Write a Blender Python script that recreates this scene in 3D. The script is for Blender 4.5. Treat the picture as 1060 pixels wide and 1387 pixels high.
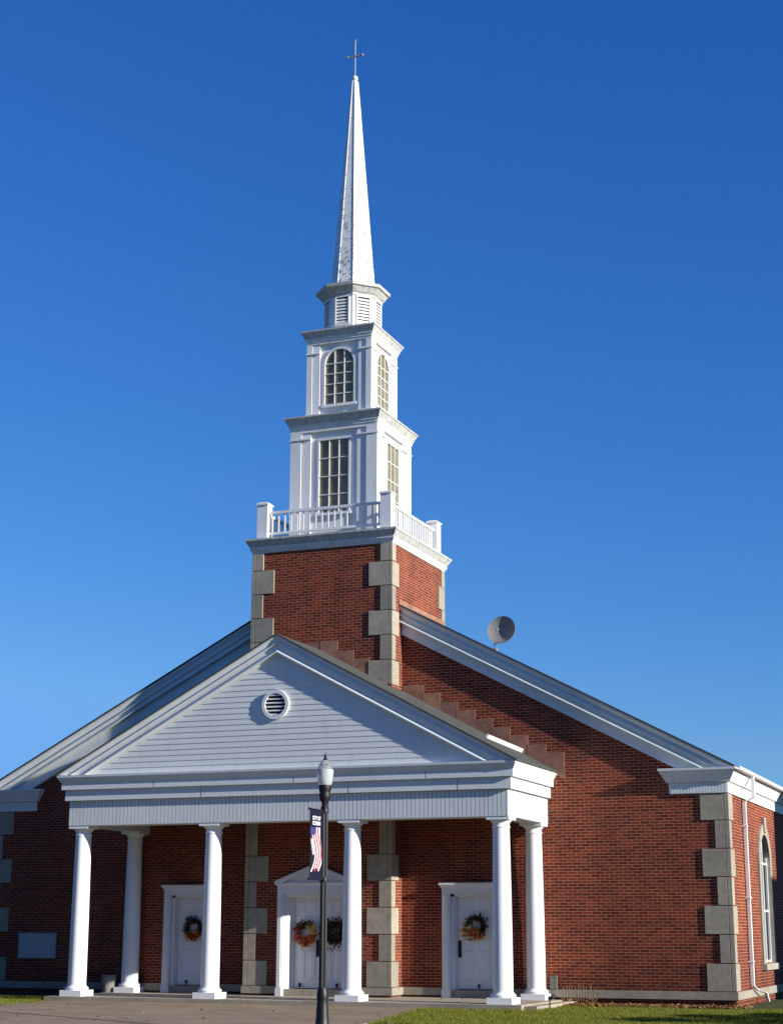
import bpy, bmesh, math, random
import numpy as np
from mathutils import Vector, Matrix

for o in list(bpy.data.objects):
    bpy.data.objects.remove(o)
SC = bpy.context.scene
COL = SC.collection
R = math.radians
random.seed(7)
RNG = np.random.default_rng(11)

# ------------------------------------------------------------------ camera
cam_d = bpy.data.cameras.new('camera')
cam = bpy.data.objects.new('camera', cam_d)
COL.objects.link(cam)
CAM_YAW, CAM_PITCH, CAM_ROLL, F_PX = 21.488, 14.072, 0.147, 2255.34
_y, _p, _r = R(CAM_YAW), R(CAM_PITCH), R(CAM_ROLL)
_F = Vector((-math.sin(_y)*math.cos(_p), math.cos(_y)*math.cos(_p), math.sin(_p)))
_R0 = Vector((math.cos(_y), math.sin(_y), 0))
_U0 = _R0.cross(_F)
_R = math.cos(_r)*_R0 + math.sin(_r)*_U0
_U = -math.sin(_r)*_R0 + math.cos(_r)*_U0
cam.matrix_world = Matrix(((_R.x, _U.x, -_F.x, 16.239), (_R.y, _U.y, -_F.y, -37.269),
                           (_R.z, _U.z, -_F.z, 1.605), (0, 0, 0, 1)))
cam_d.sensor_fit = 'VERTICAL'
cam_d.sensor_height = 36.0
cam_d.lens = 36.0*F_PX/1387.0
cam_d.clip_start = 0.1
cam_d.clip_end = 3000
SC.camera = cam

# ------------------------------------------------------------------ light
SUN_A, SUN_E = 8.75, 18.1            # degrees in front of the facade line, elevation
sun_dir = Vector((math.cos(R(SUN_E))*math.cos(R(SUN_A)), -math.cos(R(SUN_E))*math.sin(R(SUN_A)), math.sin(R(SUN_E))))
sun_d = bpy.data.lights.new('sun', 'SUN')
sun_d.energy = 4.5
sun_d.angle = R(0.53)
sun_d.color = (1.0, 0.955, 0.87)
sun = bpy.data.objects.new('sun', sun_d)
COL.objects.link(sun)
sun.rotation_euler = sun_dir.to_track_quat('Z', 'Y').to_euler()
sun.location = (60, -20, 40)

world = bpy.data.worlds.new('World')
SC.world = world
world.use_nodes = True
wn = world.node_tree
bg = wn.nodes['Background']
sky = wn.nodes.new('ShaderNodeTexSky')
sky.sky_type = 'NISHITA'
sky.sun_disc = False
sky.sun_elevation = R(SUN_E)
sky.sun_rotation = R(90 + SUN_A)
sky.altitude = 0
sky.air_density = 1.0
sky.dust_density = 0.3
sky.ozone_density = 3.0
# deep polarised blue: a per-channel grade of the sky's own colour
sep = wn.nodes.new('ShaderNodeSeparateColor')
cmb = wn.nodes.new('ShaderNodeCombineColor')
wn.links.new(sky.outputs[0], sep.inputs[0])
for ch, (g_, k_, mx_) in enumerate(((1.59, 0.177, 0.95), (1.118, 0.445, 2.4), (0.815, 1.14, 5.0))):
    pw = wn.nodes.new('ShaderNodeMath'); pw.operation = 'POWER'; pw.inputs[1].default_value = g_
    ml = wn.nodes.new('ShaderNodeMath'); ml.operation = 'MULTIPLY'; ml.inputs[1].default_value = k_
    wn.links.new(sep.outputs[ch], pw.inputs[0]); wn.links.new(pw.outputs[0], ml.inputs[0]); 
    mn = wn.nodes.new('ShaderNodeMath'); mn.operation = 'MINIMUM'; mn.inputs[1].default_value = mx_   # no milky glow round the sun
    wn.links.new(ml.outputs[0], mn.inputs[0]); wn.links.new(mn.outputs[0], cmb.inputs[ch])
wn.links.new(cmb.outputs[0], bg.inputs[0])
bg.inputs[1].default_value = 0.1

SC.view_settings.view_transform = 'Standard'
SC.view_settings.look = 'None'
SC.view_settings.gamma = 1
SC.view_settings.exposure = 0.8

# ------------------------------------------------------------------ node helpers
def new_mat(name):
    m = bpy.data.materials.new(name)
    m.use_nodes = True
    nt = m.node_tree
    return m, nt, nt.nodes['Principled BSDF']

def N(nt, kind, **kw):
    n = nt.nodes.new(kind)
    for k, v in kw.items():
        setattr(n, k, v)
    return n

def mixc(nt, fac, a, b, blend='MIX'):
    n = nt.nodes.new('ShaderNodeMix')
    n.data_type = 'RGBA'
    n.blend_type = blend
    for sock, v in ((n.inputs[0], fac), (n.inputs[6], a), (n.inputs[7], b)):
        if isinstance(v, (int, float)):
            sock.default_value = v
        elif isinstance(v, (tuple, list)):
            sock.default_value = (*v, 1) if len(v) == 3 else v
        else:
            nt.links.new(v, sock)
    return n.outputs[2]

def math_n(nt, op, a, b=0.0, c=None):
    n = nt.nodes.new('ShaderNodeMath')
    n.operation = op
    for i, v in enumerate((a, b, c)):
        if v is None:
            continue
        if isinstance(v, (int, float)):
            n.inputs[i].default_value = v
        else:
            nt.links.new(v, n.inputs[i])
    return n.outputs[0]

def noise(nt, scale, detail=4, rough=0.55, vec=None, dist=0.0):
    n = nt.nodes.new('ShaderNodeTexNoise')
    n.inputs['Scale'].default_value = scale
    n.inputs['Detail'].default_value = detail
    n.inputs['Roughness'].default_value = rough
    n.inputs['Distortion'].default_value = dist
    if vec is not None:
        nt.links.new(vec, n.inputs['Vector'])
    return n.outputs[0]

def ramp(nt, fac, stops):
    n = nt.nodes.new('ShaderNodeValToRGB')
    e = n.color_ramp.elements
    e[0].position, e[0].color = stops[0][0], (*stops[0][1], 1)
    e[1].position, e[1].color = stops[1][0], (*stops[1][1], 1)
    for p, c in stops[2:]:
        k = e.new(p)
        k.color = (*c, 1)
    nt.links.new(fac, n.inputs[0])
    return n.outputs[0]

def smooth(nt, v, lo, hi):
    n = nt.nodes.new('ShaderNodeMapRange')
    n.interpolation_type = 'SMOOTHSTEP'
    n.inputs[1].default_value = lo
    n.inputs[2].default_value = hi
    nt.links.new(v, n.inputs[0])
    return n.outputs[0]

def bump(nt, bsdf, height, strength=0.3, dist=0.01):
    b = nt.nodes.new('ShaderNodeBump')
    b.inputs['Strength'].default_value = strength
    b.inputs['Distance'].default_value = dist
    nt.links.new(height, b.inputs['Height'])
    nt.links.new(b.outputs[0], bsdf.inputs['Normal'])

def pos(nt):
    return nt.nodes.new('ShaderNodeTexCoord').outputs['Object']

# ------------------------------------------------------------------ materials
def brick_mat(name, c1, c2, mortar):
    m, nt, b = new_mat(name)
    p = pos(nt)
    g = N(nt, 'ShaderNodeNewGeometry')
    sp = N(nt, 'ShaderNodeSeparateXYZ'); nt.links.new(p, sp.inputs[0])
    sn = N(nt, 'ShaderNodeSeparateXYZ'); nt.links.new(g.outputs['True Normal'], sn.inputs[0])
    side = math_n(nt, 'GREATER_THAN', math_n(nt, 'ABSOLUTE', sn.outputs[0]), 0.6)
    u = math_n(nt, 'ADD', math_n(nt, 'MULTIPLY', sp.outputs[0], math_n(nt, 'SUBTRACT', 1.0, side)),
               math_n(nt, 'MULTIPLY', sp.outputs[1], side))
    cv = N(nt, 'ShaderNodeCombineXYZ')
    nt.links.new(u, cv.inputs[0]); nt.links.new(math_n(nt, 'ADD', sp.outputs[2], 0.3), cv.inputs[1])
    bt = N(nt, 'ShaderNodeTexBrick', offset=0.5, squash=1.0)
    nt.links.new(cv.outputs[0], bt.inputs['Vector'])
    bt.inputs['Scale'].default_value = 1.0
    bt.inputs['Brick Width'].default_value = 0.2133
    bt.inputs['Row Height'].default_value = 0.0678
    bt.inputs['Mortar Size'].default_value = 0.0062
    bt.inputs['Mortar Smooth'].default_value = 0.25
    bt.inputs['Bias'].default_value = -0.1
    bt.inputs['Color1'].default_value = (*c1, 1)
    bt.inputs['Color2'].default_value = (*c2, 1)
    bt.inputs['Mortar'].default_value = (*mortar, 1)
    big = noise(nt, 0.55, 3, 0.6, p)
    col = mixc(nt, 1.0, bt.outputs[0], ramp(nt, big, [(0.28, (0.70, 0.70, 0.74)), (0.5, (1.0, 1.0, 1.0)), (0.74, (1.28, 1.22, 1.05))]), 'MULTIPLY')
    fine = noise(nt, 28, 3, 0.6, p)
    col = mixc(nt, 0.55, col, ramp(nt, fine, [(0.25, (0.55, 0.55, 0.55)), (0.75, (1.4, 1.4, 1.4))]), 'MULTIPLY')
    # rain streaks: vertically stretched noise
    mp = N(nt, 'ShaderNodeMapping'); mp.inputs['Scale'].default_value = (1.3, 1.3, 0.12)
    nt.links.new(p, mp.inputs[0])
    st = noise(nt, 1.6, 4, 0.6, mp.outputs[0])
    col = mixc(nt, 0.5, col, ramp(nt, st, [(0.35, (0.8, 0.8, 0.8)), (0.65, (1.1, 1.1, 1.1))]), 'MULTIPLY')
    # damp, soiled courses near the ground
    dz = math_n(nt, 'ADD', sp.outputs[2], math_n(nt, 'MULTIPLY', noise(nt, 1.8, 4, 0.6, p), -0.9))
    col = mixc(nt, smooth(nt, dz, 0.45, -0.35), col, mixc(nt, 1.0, col, (0.62, 0.60, 0.58), 'MULTIPLY'))
    nt.links.new(col, b.inputs['Base Color'])
    b.inputs['Roughness'].default_value = 0.85
    b.inputs['Specular IOR Level'].default_value = 0.25
    h = math_n(nt, 'SUBTRACT', math_n(nt, 'MULTIPLY', fine, 0.35), bt.outputs['Fac'])
    bump(nt, b, h, 0.55, 0.006)
    return m

def paint_mat(name, base, dirt=(0.33, 0.31, 0.26), amount=0.35, lo=0.52, hi=0.78, rough=0.5, scale=1.7, streak=False):
    m, nt, b = new_mat(name)
    p = pos(nt)
    pv = p
    if streak:
        mp = N(nt, 'ShaderNodeMapping'); mp.inputs['Scale'].default_value = (2.4, 2.4, 0.5)
        nt.links.new(p, mp.inputs[0]); pv = mp.outputs[0]
    n1 = noise(nt, scale, 8, 0.68, pv)
    n2 = noise(nt, 0.5, 2, 0.5, p)
    col = mixc(nt, 1.0, base, ramp(nt, n2, [(0.3, (0.94, 0.94, 0.95)), (0.7, (1.0, 1.0, 0.99))]), 'MULTIPLY')
    f = math_n(nt, 'MULTIPLY', smooth(nt, n1, lo, hi), amount)
    col = mixc(nt, f, col, dirt)
    nt.links.new(col, b.inputs['Base Color'])
    b.inputs['Roughness'].default_value = rough
    b.inputs['Specular IOR Level'].default_value = 0.3
    bump(nt, b, noise(nt, 40, 3, 0.6, p), 0.08, 0.004)
    return m

def spire_mat():
    m, nt, b = new_mat('peeling_white_sheet')
    p = pos(nt)
    sp = N(nt, 'ShaderNodeSeparateXYZ'); nt.links.new(p, sp.inputs[0])
    low = smooth(nt, sp.outputs[2], 23.5, 18.0)
    n1 = noise(nt, 10, 4, 0.6, p, 0.4)
    thr = math_n(nt, 'ADD', n1, math_n(nt, 'MULTIPLY', low, 0.12))
    spots = smooth(nt, thr, 0.665, 0.70)
    vor = N(nt, 'ShaderNodeTexVoronoi'); vor.inputs['Scale'].default_value = 7.5
    nt.links.new(p, vor.inputs['Vector'])
    dots = math_n(nt, 'MULTIPLY', smooth(nt, vor.outputs['Distance'], 0.27, 0.17),
                  math_n(nt, 'MULTIPLY', smooth(nt, noise(nt, 2.0, 2, 0.5, p), 0.34, 0.46), low))
    spots = math_n(nt, 'MAXIMUM', spots, math_n(nt, 'MULTIPLY', dots, 0.8))
    # sheet seams
    fr = math_n(nt, 'FRACT', math_n(nt, 'DIVIDE', math_n(nt, 'SUBTRACT', sp.outputs[2], 18.25), 1.22))
    seam = math_n(nt, 'LESS_THAN', fr, 0.016)
    n2 = noise(nt, 1.2, 4, 0.6, p)
    col = ramp(nt, n2, [(0.35, (0.74, 0.74, 0.72)), (0.7, (0.84, 0.84, 0.83))])
    col = mixc(nt, math_n(nt, 'MULTIPLY', spots, 0.72), col, (0.20, 0.175, 0.16))
    col = mixc(nt, math_n(nt, 'MULTIPLY', seam, 0.45), col, (0.25, 0.24, 0.22))
    nt.links.new(col, b.inputs['Base Color'])
    b.inputs['Roughness'].default_value = 0.45
    bump(nt, b, n1, 0.12, 0.01)
    return m

def stone_mat(name, c, var=0.16, scale=9):
    m, nt, b = new_mat(name)
    p = pos(nt)
    oi = N(nt, 'ShaderNodeObjectInfo')
    n1 = noise(nt, scale, 5, 0.65, p)
    n2 = noise(nt, 1.1, 3, 0.6, p)
    col = ramp(nt, n1, [(0.3, tuple(x*(1-var) for x in c)), (0.7, tuple(x*(1+var) for x in c))])
    col = mixc(nt, 0.5, col, ramp(nt, n2, [(0.35, (0.78, 0.77, 0.74)), (0.65, (1.1, 1.1, 1.1))]), 'MULTIPLY')
    col = mixc(nt, 1.0, col, ramp(nt, oi.outputs['Random'], [(0.0, (0.82, 0.82, 0.81)), (1.0, (1.12, 1.09, 1.04))]), 'MULTIPLY')
    nt.links.new(col, b.inputs['Base Color'])
    b.inputs['Roughness'].default_value = 0.85
    b.inputs['Specular IOR Level'].default_value = 0.2
    bump(nt, b, n1, 0.2, 0.006)
    return m

def plain_mat(name, c, rough=0.5, metal=0.0, var=0.12, scale=8, spec=0.5):
    m, nt, b = new_mat(name)
    p = pos(nt)
    n1 = noise(nt, scale, 4, 0.6, p)
    col = ramp(nt, n1, [(0.3, tuple(x*(1-var) for x in c)), (0.7, tuple(min(1, x*(1+var)) for x in c))])
    nt.links.new(col, b.inputs['Base Color'])
    b.inputs['Roughness'].default_value = rough
    b.inputs['Metallic'].default_value = metal
    b.inputs['Specular IOR Level'].default_value = spec
    return m

def leaf_mat(name, ca, cb, trans=0.25):
    m, nt, b = new_mat(name)
    g = N(nt, 'ShaderNodeNewGeometry')
    col = ramp(nt, g.outputs['Random Per Island'], [(0.0, ca), (1.0, cb)])
    nt.links.new(col, b.inputs['Base Color'])
    b.inputs['Roughness'].default_value = 0.6
    b.inputs['Specular IOR Level'].default_value = 0.25
    t = N(nt, 'ShaderNodeBsdfTranslucent'); nt.links.new(col, t.inputs[0])
    mx = N(nt, 'ShaderNodeMixShader'); mx.inputs[0].default_value = trans
    nt.links.new(b.outputs[0], mx.inputs[1]); nt.links.new(t.outputs[0], mx.inputs[2])
    nt.links.new(mx.outputs[0], nt.nodes['Material Output'].inputs[0])
    return m

def shingle_mat():
    m, nt, b = new_mat('asphalt_shingle')
    p = pos(nt)
    n1 = noise(nt, 22, 4, 0.7, p)
    n2 = noise(nt, 1.2, 3, 0.6, p)
    col = ramp(nt, n1, [(0.3, (0.035, 0.036, 0.034)), (0.7, (0.085, 0.085, 0.075))])
    col = mixc(nt, 0.6, col, ramp(nt, n2, [(0.35, (0.7, 0.75, 0.68)), (0.65, (1.2, 1.2, 1.2))]), 'MULTIPLY')
    nt.links.new(col, b.inputs['Base Color'])
    b.inputs['Roughness'].default_value = 0.9
    bump(nt, b, n1, 0.4, 0.01)
    return m

def glass_mat(name, c, rough=0.12):
    m, nt, b = new_mat(name)
    p = pos(nt)
    n1 = noise(nt, 3.0, 3, 0.6, p)
    col = ramp(nt, n1, [(0.3, tuple(x*0.7 for x in c)), (0.7, tuple(x*1.25 for x in c))])
    nt.links.new(col, b.inputs['Base Color'])
    b.inputs['Roughness'].default_value = rough
    b.inputs['Specular IOR Level'].default_value = 0.5
    bump(nt, b, noise(nt, 5, 2, 0.5, p), 0.06, 0.01)
    return m

def ground_mat(name, stops, scale=3.0, bscale=60, bs=0.3, rough=0.95, crack=False):
    m, nt, b = new_mat(name)
    p = pos(nt)
    n1 = noise(nt, scale, 8, 0.65, p)
    col = ramp(nt, n1, stops)
    if crack:
        vz = N(nt, 'ShaderNodeTexVoronoi', feature='DISTANCE_TO_EDGE'); vz.inputs['Scale'].default_value = 0.42
        wv = N(nt, 'ShaderNodeVectorMath', operation='ADD')
        nz = N(nt, 'ShaderNodeTexNoise'); nz.inputs['Scale'].default_value = 2.5; nt.links.new(p, nz.inputs['Vector'])
        sv = N(nt, 'ShaderNodeVectorMath', operation='SCALE'); sv.inputs[3].default_value = 0.35
        nt.links.new(nz.outputs[1], sv.inputs[0]); nt.links.new(p, wv.inputs[0]); nt.links.new(sv.outputs[0], wv.inputs[1])
        nt.links.new(wv.outputs[0], vz.inputs['Vector'])
        ck = math_n(nt, 'MULTIPLY', math_n(nt, 'LESS_THAN', vz.outputs['Distance'], 0.010), smooth(nt, noise(nt, 0.35, 2, 0.5, p), 0.45, 0.6))
        col = mixc(nt, math_n(nt, 'MULTIPLY', ck, 0.7), col, (0.07, 0.055, 0.04))
        stn = smooth(nt, noise(nt, 1.4, 5, 0.65, p), 0.55, 0.72)
        col = mixc(nt, math_n(nt, 'MULTIPLY', stn, 0.4), col, (0.12, 0.09, 0.06))
    f = noise(nt, bscale, 3, 0.7, p)
    col = mixc(nt, 0.5, col, ramp(nt, f, [(0.3, (0.7, 0.7, 0.7)), (0.7, (1.25, 1.25, 1.25))]), 'MULTIPLY')
    nt.links.new(col, b.inputs['Base Color'])
    b.inputs['Roughness'].default_value = rough
    b.inputs['Specular IOR Level'].default_value = 0.2
    bump(nt, b, f, bs, 0.01)
    return m

M = dict(
    brick=brick_mat('red_brick', (0.113, 0.018, 0.008), (0.25, 0.043, 0.017), (0.38, 0.22, 0.145)),
    brick_b=brick_mat('tan_brick', (0.30, 0.20, 0.13), (0.38, 0.25, 0.16), (0.4, 0.36, 0.3)),
    paint=paint_mat('white_paint', (0.79, 0.79, 0.78), dirt=(0.36, 0.35, 0.31), amount=0.42, lo=0.50, hi=0.80, scale=3.0, streak=True),
    trim=paint_mat('weathered_white_trim', (0.76, 0.76, 0.75), dirt=(0.22, 0.21, 0.17), amount=0.55, lo=0.46, hi=0.78, scale=4.0, streak=True),
    oldtrim=paint_mat('mildewed_shade_toned_trim', (0.56, 0.56, 0.53), dirt=(0.14, 0.14, 0.11), amount=0.7, lo=0.38, hi=0.78, scale=5.0, streak=True),  # mildew, with the colour darkened further to deepen shade on the crown fronts
    column=paint_mat('column_paint', (0.84, 0.84, 0.83), amount=0.10, rough=0.35),
    siding=paint_mat('grey_white_siding', (0.71, 0.745, 0.74), dirt=(0.40, 0.40, 0.37), amount=0.32, lo=0.48, hi=0.78, scale=2.2, streak=True),
    ceiling=plain_mat('brown_porch_ceiling', (0.10, 0.07, 0.05), 0.7),
    door=paint_mat('door_paint', (0.74, 0.74, 0.76), amount=0.08, rough=0.4),
    spire=spire_mat(),
    stone=stone_mat('limestone', (0.335, 0.305, 0.25)),
    step=stone_mat('brown_flashing', (0.30, 0.155, 0.11), 0.25, 5),
    concrete=ground_mat('concrete', [(0.3, (0.215, 0.158, 0.102)), (0.7, (0.335, 0.252, 0.165))], 0.9, 45, 0.25, crack=True),
    porch=stone_mat('porch_concrete', (0.34, 0.30, 0.24)),
    shingle=shingle_mat(),
    lead=plain_mat('dark_roof_metal', (0.13, 0.13, 0.125), 0.6, 0.2),
    tanglass=glass_mat('amber_window_glass', (0.22, 0.185, 0.095), 0.25),
    darkglass=glass_mat('dark_window_glass', (0.010, 0.018, 0.03), 0.3),
    slot=plain_mat('dark_opening', (0.015, 0.015, 0.017), 0.9),
    black=plain_mat('black_cast_iron', (0.006, 0.006, 0.007), 0.5, 0.0),
    handle=plain_mat('dark_bronze', (0.02, 0.018, 0.016), 0.35, 0.6),
    galv=plain_mat('galvanised_metal', (0.45, 0.46, 0.46), 0.4, 0.7),
    dish=plain_mat('grey_dish_paint', (0.20, 0.20, 0.19), 0.5, 0.0),
    brass=plain_mat('cross_metal', (0.55, 0.52, 0.44), 0.3, 0.6),
    plaque=plain_mat('pale_plaque', (0.36, 0.40, 0.43), 0.4, 0.0),
    bin=plain_mat('stone_bin', (0.22, 0.21, 0.19), 0.8, 0.0),
    soil=ground_mat('mulch', [(0.3, (0.05, 0.032, 0.02)), (0.7, (0.14, 0.09, 0.055))], 5, 50, 0.6),
    turf=ground_mat('turf_soil', [(0.3, (0.035, 0.05, 0.012)), (0.7, (0.07, 0.085, 0.02))], 1.5, 70, 0.5),
    asphalt=ground_mat('asphalt', [(0.3, (0.045, 0.045, 0.045)), (0.7, (0.065, 0.065, 0.063))], 2, 90, 0.4),
    grass=leaf_mat('grass_blade', (0.08, 0.115, 0.010), (0.27, 0.26, 0.03), 0.3),
    leaf=leaf_mat('fallen_leaf', (0.12, 0.05, 0.02), (0.40, 0.22, 0.09), 0.1),
    shrub=leaf_mat('shrub_leaf', (0.03, 0.055, 0.015), (0.08, 0.12, 0.03), 0.2),
    needle=leaf_mat('evergreen_needles', (0.012, 0.026, 0.012), (0.04, 0.065, 0.025), 0.1),
    wood=plain_mat('bark', (0.12, 0.08, 0.05), 0.9),
    stalk=plain_mat('dry_stalk', (0.28, 0.20, 0.12), 0.9),
    navy=plain_mat('banner_navy', (0.006, 0.007, 0.022), 0.7, 0, 0.1, 8, 0.2),
    bred=plain_mat('banner_red', (0.38, 0.05, 0.065), 0.7, 0, 0.1, 8, 0.2),
    bwhite=plain_mat('banner_white', (0.60, 0.50, 0.51), 0.7, 0, 0.05, 8, 0.2),
    bletter=plain_mat('banner_lettering', (0.78, 0.78, 0.80), 0.7, 0, 0.02, 8, 0.2),
    bgrey=plain_mat('banner_grey', (0.38, 0.36, 0.36), 0.7, 0, 0.3, 30, 0.2),
    bblue=plain_mat('banner_blue', (0.035, 0.04, 0.17), 0.7, 0, 0.1, 8, 0.2),
    twig=plain_mat('wreath_twig', (0.035, 0.022, 0.014), 0.9),
    wgreen=leaf_mat('wreath_green', (0.02, 0.03, 0.01), (0.07, 0.08, 0.025), 0.1),
    worange=leaf_mat('wreath_orange', (0.50, 0.06, 0.015), (0.80, 0.30, 0.06), 0.1),
    wred=leaf_mat('wreath_red', (0.22, 0.015, 0.015), (0.45, 0.07, 0.05), 0.1),
    wyellow=leaf_mat('wreath_yellow', (0.65, 0.40, 0.07), (0.82, 0.66, 0.28), 0.1),
    wbrown=leaf_mat('wreath_brown', (0.035, 0.015, 0.01), (0.11, 0.045, 0.03), 0.1),
    wcream=leaf_mat('wreath_cream', (0.6, 0.52, 0.40), (0.72, 0.66, 0.55), 0.1),
)
def globe_mat():
    m, nt, b = new_mat('frosted_globe')
    b.inputs['Base Color'].default_value = (0.68, 0.72, 0.71, 1)
    b.inputs['Roughness'].default_value = 0.22
    b.inputs['Transmission Weight'].default_value = 0.45
    b.inputs['IOR'].default_value = 1.3
    return m
M['globe'] = globe_mat()
def lid_mat():
    m, nt, b = new_mat('clear_globe_lid')
    b.inputs['Base Color'].default_value = (0.75, 0.80, 0.80, 1)
    b.inputs['Roughness'].default_value = 0.12
    b.inputs['Transmission Weight'].default_value = 0.8
    b.inputs['IOR'].default_value = 1.15
    return m
M['lid'] = lid_mat()

# ------------------------------------------------------------------ mesh helpers
def bm_new():
    return bmesh.new()

def box(bm, x0, x1, y0, y1, z0, z1):
    v = [bm.verts.new(p) for p in ((x0, y0, z0), (x1, y0, z0), (x1, y1, z0), (x0, y1, z0),
                                   (x0, y0, z1), (x1, y0, z1), (x1, y1, z1), (x0, y1, z1))]
    for f in ((0, 3, 2, 1), (4, 5, 6, 7), (0, 1, 5, 4), (1, 2, 6, 5), (2, 3, 7, 6), (3, 0, 4, 7)):
        bm.faces.new([v[i] for i in f])

def hexa(bm, pts):
    v = [bm.verts.new(p) for p in pts]
    for f in ((0, 3, 2, 1), (4, 5, 6, 7), (0, 1, 5, 4), (1, 2, 6, 5), (2, 3, 7, 6), (3, 0, 4, 7)):
        bm.faces.new([v[i] for i in f])

def prism(bm, poly, axis, a, b):
    """extrude a 2-D polygon. axis 'y': poly is (x,z); axis 'x': poly is (y,z); axis 'z': poly is (x,y)"""
    def mk(p, t):
        return {'y': (p[0], t, p[1]), 'x': (t, p[0], p[1]), 'z': (p[0], p[1], t)}[axis]
    va = [bm.verts.new(mk(p, a)) for p in poly]
    vb = [bm.verts.new(mk(p, b)) for p in poly]
    n = len(poly)
    bm.faces.new(va); bm.faces.new(vb[::-1])
    for i in range(n):
        j = (i+1) % n
        bm.faces.new((va[i], vb[i], vb[j], va[j]))

def sweep(bm, path, profile, closed=False, cap=True):
    """sweep a closed profile of (offset, z) along a horizontal path; offset goes to the right of the path's direction"""
    n = len(path)
    rings = []
    for i, p in enumerate(path):
        p = Vector(p)
        dirs = []
        if closed or i > 0:
            dirs.append((p - Vector(path[i-1])).normalized())
        if closed or i < n-1:
            dirs.append((Vector(path[(i+1) % n]) - p).normalized())
        nr = [Vector((d.y, -d.x)) for d in dirs]
        if len(nr) == 2:
            m = (nr[0] + nr[1]); m.normalize(); m /= max(0.2, m.dot(nr[0]))
        else:
            m = nr[0]
        rings.append([bm.verts.new((p.x+m.x*o, p.y+m.y*o, z)) for o, z in profile])
    k = len(profile)
    for i in range(n if closed else n-1):
        a, b = rings[i], rings[(i+1) % n]
        for j in range(k):
            jj = (j+1) % k
            bm.faces.new((a[j], b[j], b[jj], a[jj]))
    if cap and not closed:
        bm.faces.new(rings[0]); bm.faces.new(rings[-1][::-1])

def rect_path(hx, y0, y1):
    # counter-clockwise seen from above puts "right of direction" outside
    return [(-hx, y0), (hx, y0), (hx, y1), (-hx, y1)]

def lathe(bm, prof, seg=32, cx=0, cy=0, a0=0.0, cap=True):
    rings = []
    for r, z in prof:
        rings.append([bm.verts.new((cx+r*math.cos(a0+2*math.pi*i/seg), cy+r*math.sin(a0+2*math.pi*i/seg), z)) for i in range(seg)])
    for a, b in zip(rings[:-1], rings[1:]):
        for i in range(seg):
            j = (i+1) % seg
            bm.faces.new((a[i], a[j], b[j], b[i]))
    if cap:
        bm.faces.new(rings[0][::-1]); bm.faces.new(rings[-1])

def tube(bm, pts, r, seg=8, r1=None):
    pts = [Vector(p) for p in pts]
    rings = []
    n = len(pts)
    for i, p in enumerate(pts):
        d = (pts[min(i+1, n-1)] - pts[max(i-1, 0)]).normalized()
        ref = Vector((0, 0, 1)) if abs(d.z) < 0.9 else Vector((1, 0, 0))
        u = d.cross(ref).normalized(); w = d.cross(u)
        rr = r if r1 is None else r + (r1-r)*i/(n-1)
        rings.append([bm.verts.new(p + rr*(math.cos(2*math.pi*k/seg)*u + math.sin(2*math.pi*k/seg)*w)) for k in range(seg)])
    for a, b in zip(rings[:-1], rings[1:]):
        for k in range(seg):
            bm.faces.new((a[k], a[(k+1) % seg], b[(k+1) % seg], b[k]))
    bm.faces.new(rings[0][::-1]); bm.faces.new(rings[-1])

def finish(name, bm, mat, parent=None, smooth=False, loc=None):
    bmesh.ops.recalc_face_normals(bm, faces=bm.faces)
    me = bpy.data.meshes.new(name)
    bm.to_mesh(me); bm.free()
    me.materials.append(mat)
    if smooth:
        me.polygons.foreach_set('use_smooth', [True]*len(me.polygons))
        me.set_sharp_from_angle(angle=R(35))
    o = bpy.data.objects.new(name, me)
    COL.objects.link(o)
    if parent is not None:
        o.parent = parent
    if loc is not None:
        o.location = loc
    return o

def empty(name, label, cat, loc=(0, 0, 0), group=None, rz=0.0):
    o = bpy.data.objects.new(name, None)
    o.empty_display_size = 0.3
    COL.objects.link(o)
    o.location = loc
    o.rotation_euler = (0, 0, rz)
    tag(o, label, cat, group)
    return o

def tag(o, label=None, cat=None, group=None, kind=None):
    for k, v in (('label', label), ('category', cat), ('group', group), ('kind', kind)):
        if v:
            o[k] = v

def copy_to(o, parent, loc):
    c = o.copy()
    COL.objects.link(c)
    c.parent = parent
    c.location = loc
    return c

def from_np(name, verts, faces, mat, parent=None):
    me = bpy.data.meshes.new(name)
    me.from_pydata(verts.tolist() if hasattr(verts, 'tolist') else verts, [], faces.tolist() if hasattr(faces, 'tolist') else faces)
    me.materials.append(mat)
    o = bpy.data.objects.new(name, me)
    COL.objects.link(o)
    if parent is not None:
        o.parent = parent
    return o

# ------------------------------------------------------------------ dimensions (metres)
WN = 9.53                      # nave half width
RZ, RS = 10.195, 0.523         # ridge height and slope of the nave roof
HT, TY0, TY1 = 1.853, -0.696, 2.99   # tower half width, front and rear
YC = (TY0+TY1)/2
PZ, PS, PF = 8.14, 0.535, -3.19      # portico ridge, slope, front of the rake
AH, AD = 5.421, -2.946               # architrave half width and front
TYMP = -3.05
FL = 0.10                            # porch floor
BAND0, BAND1 = 0.148, 0.317

church = empty('church', 'red brick church with white columned portico and tall white steeple topped by a cross', 'church')

# ---------------------------------------------------------------- nave walls
def nave_front(sx):
    bm = bm_new()
    top = lambda x: RZ - RS*abs(x) - 0.12
    for x0, x1, zb in ((HT, 3.055, -0.3), (3.055, 4.205, 2.46), (4.205, WN, -0.3)):
        prism(bm, [(sx*x0, zb), (sx*x1, zb), (sx*x1, top(x1)), (sx*x0, top(x0))], 'y', 0.0, 0.35)
    return bm
WIN_Y = (4.5, 9.7, 14.9, 20.1)
nave = finish('nave_wall', nave_front(1), M['brick'], church)
nave_l = finish('nave_wall', nave_front(-1), M['brick'], church)

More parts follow.
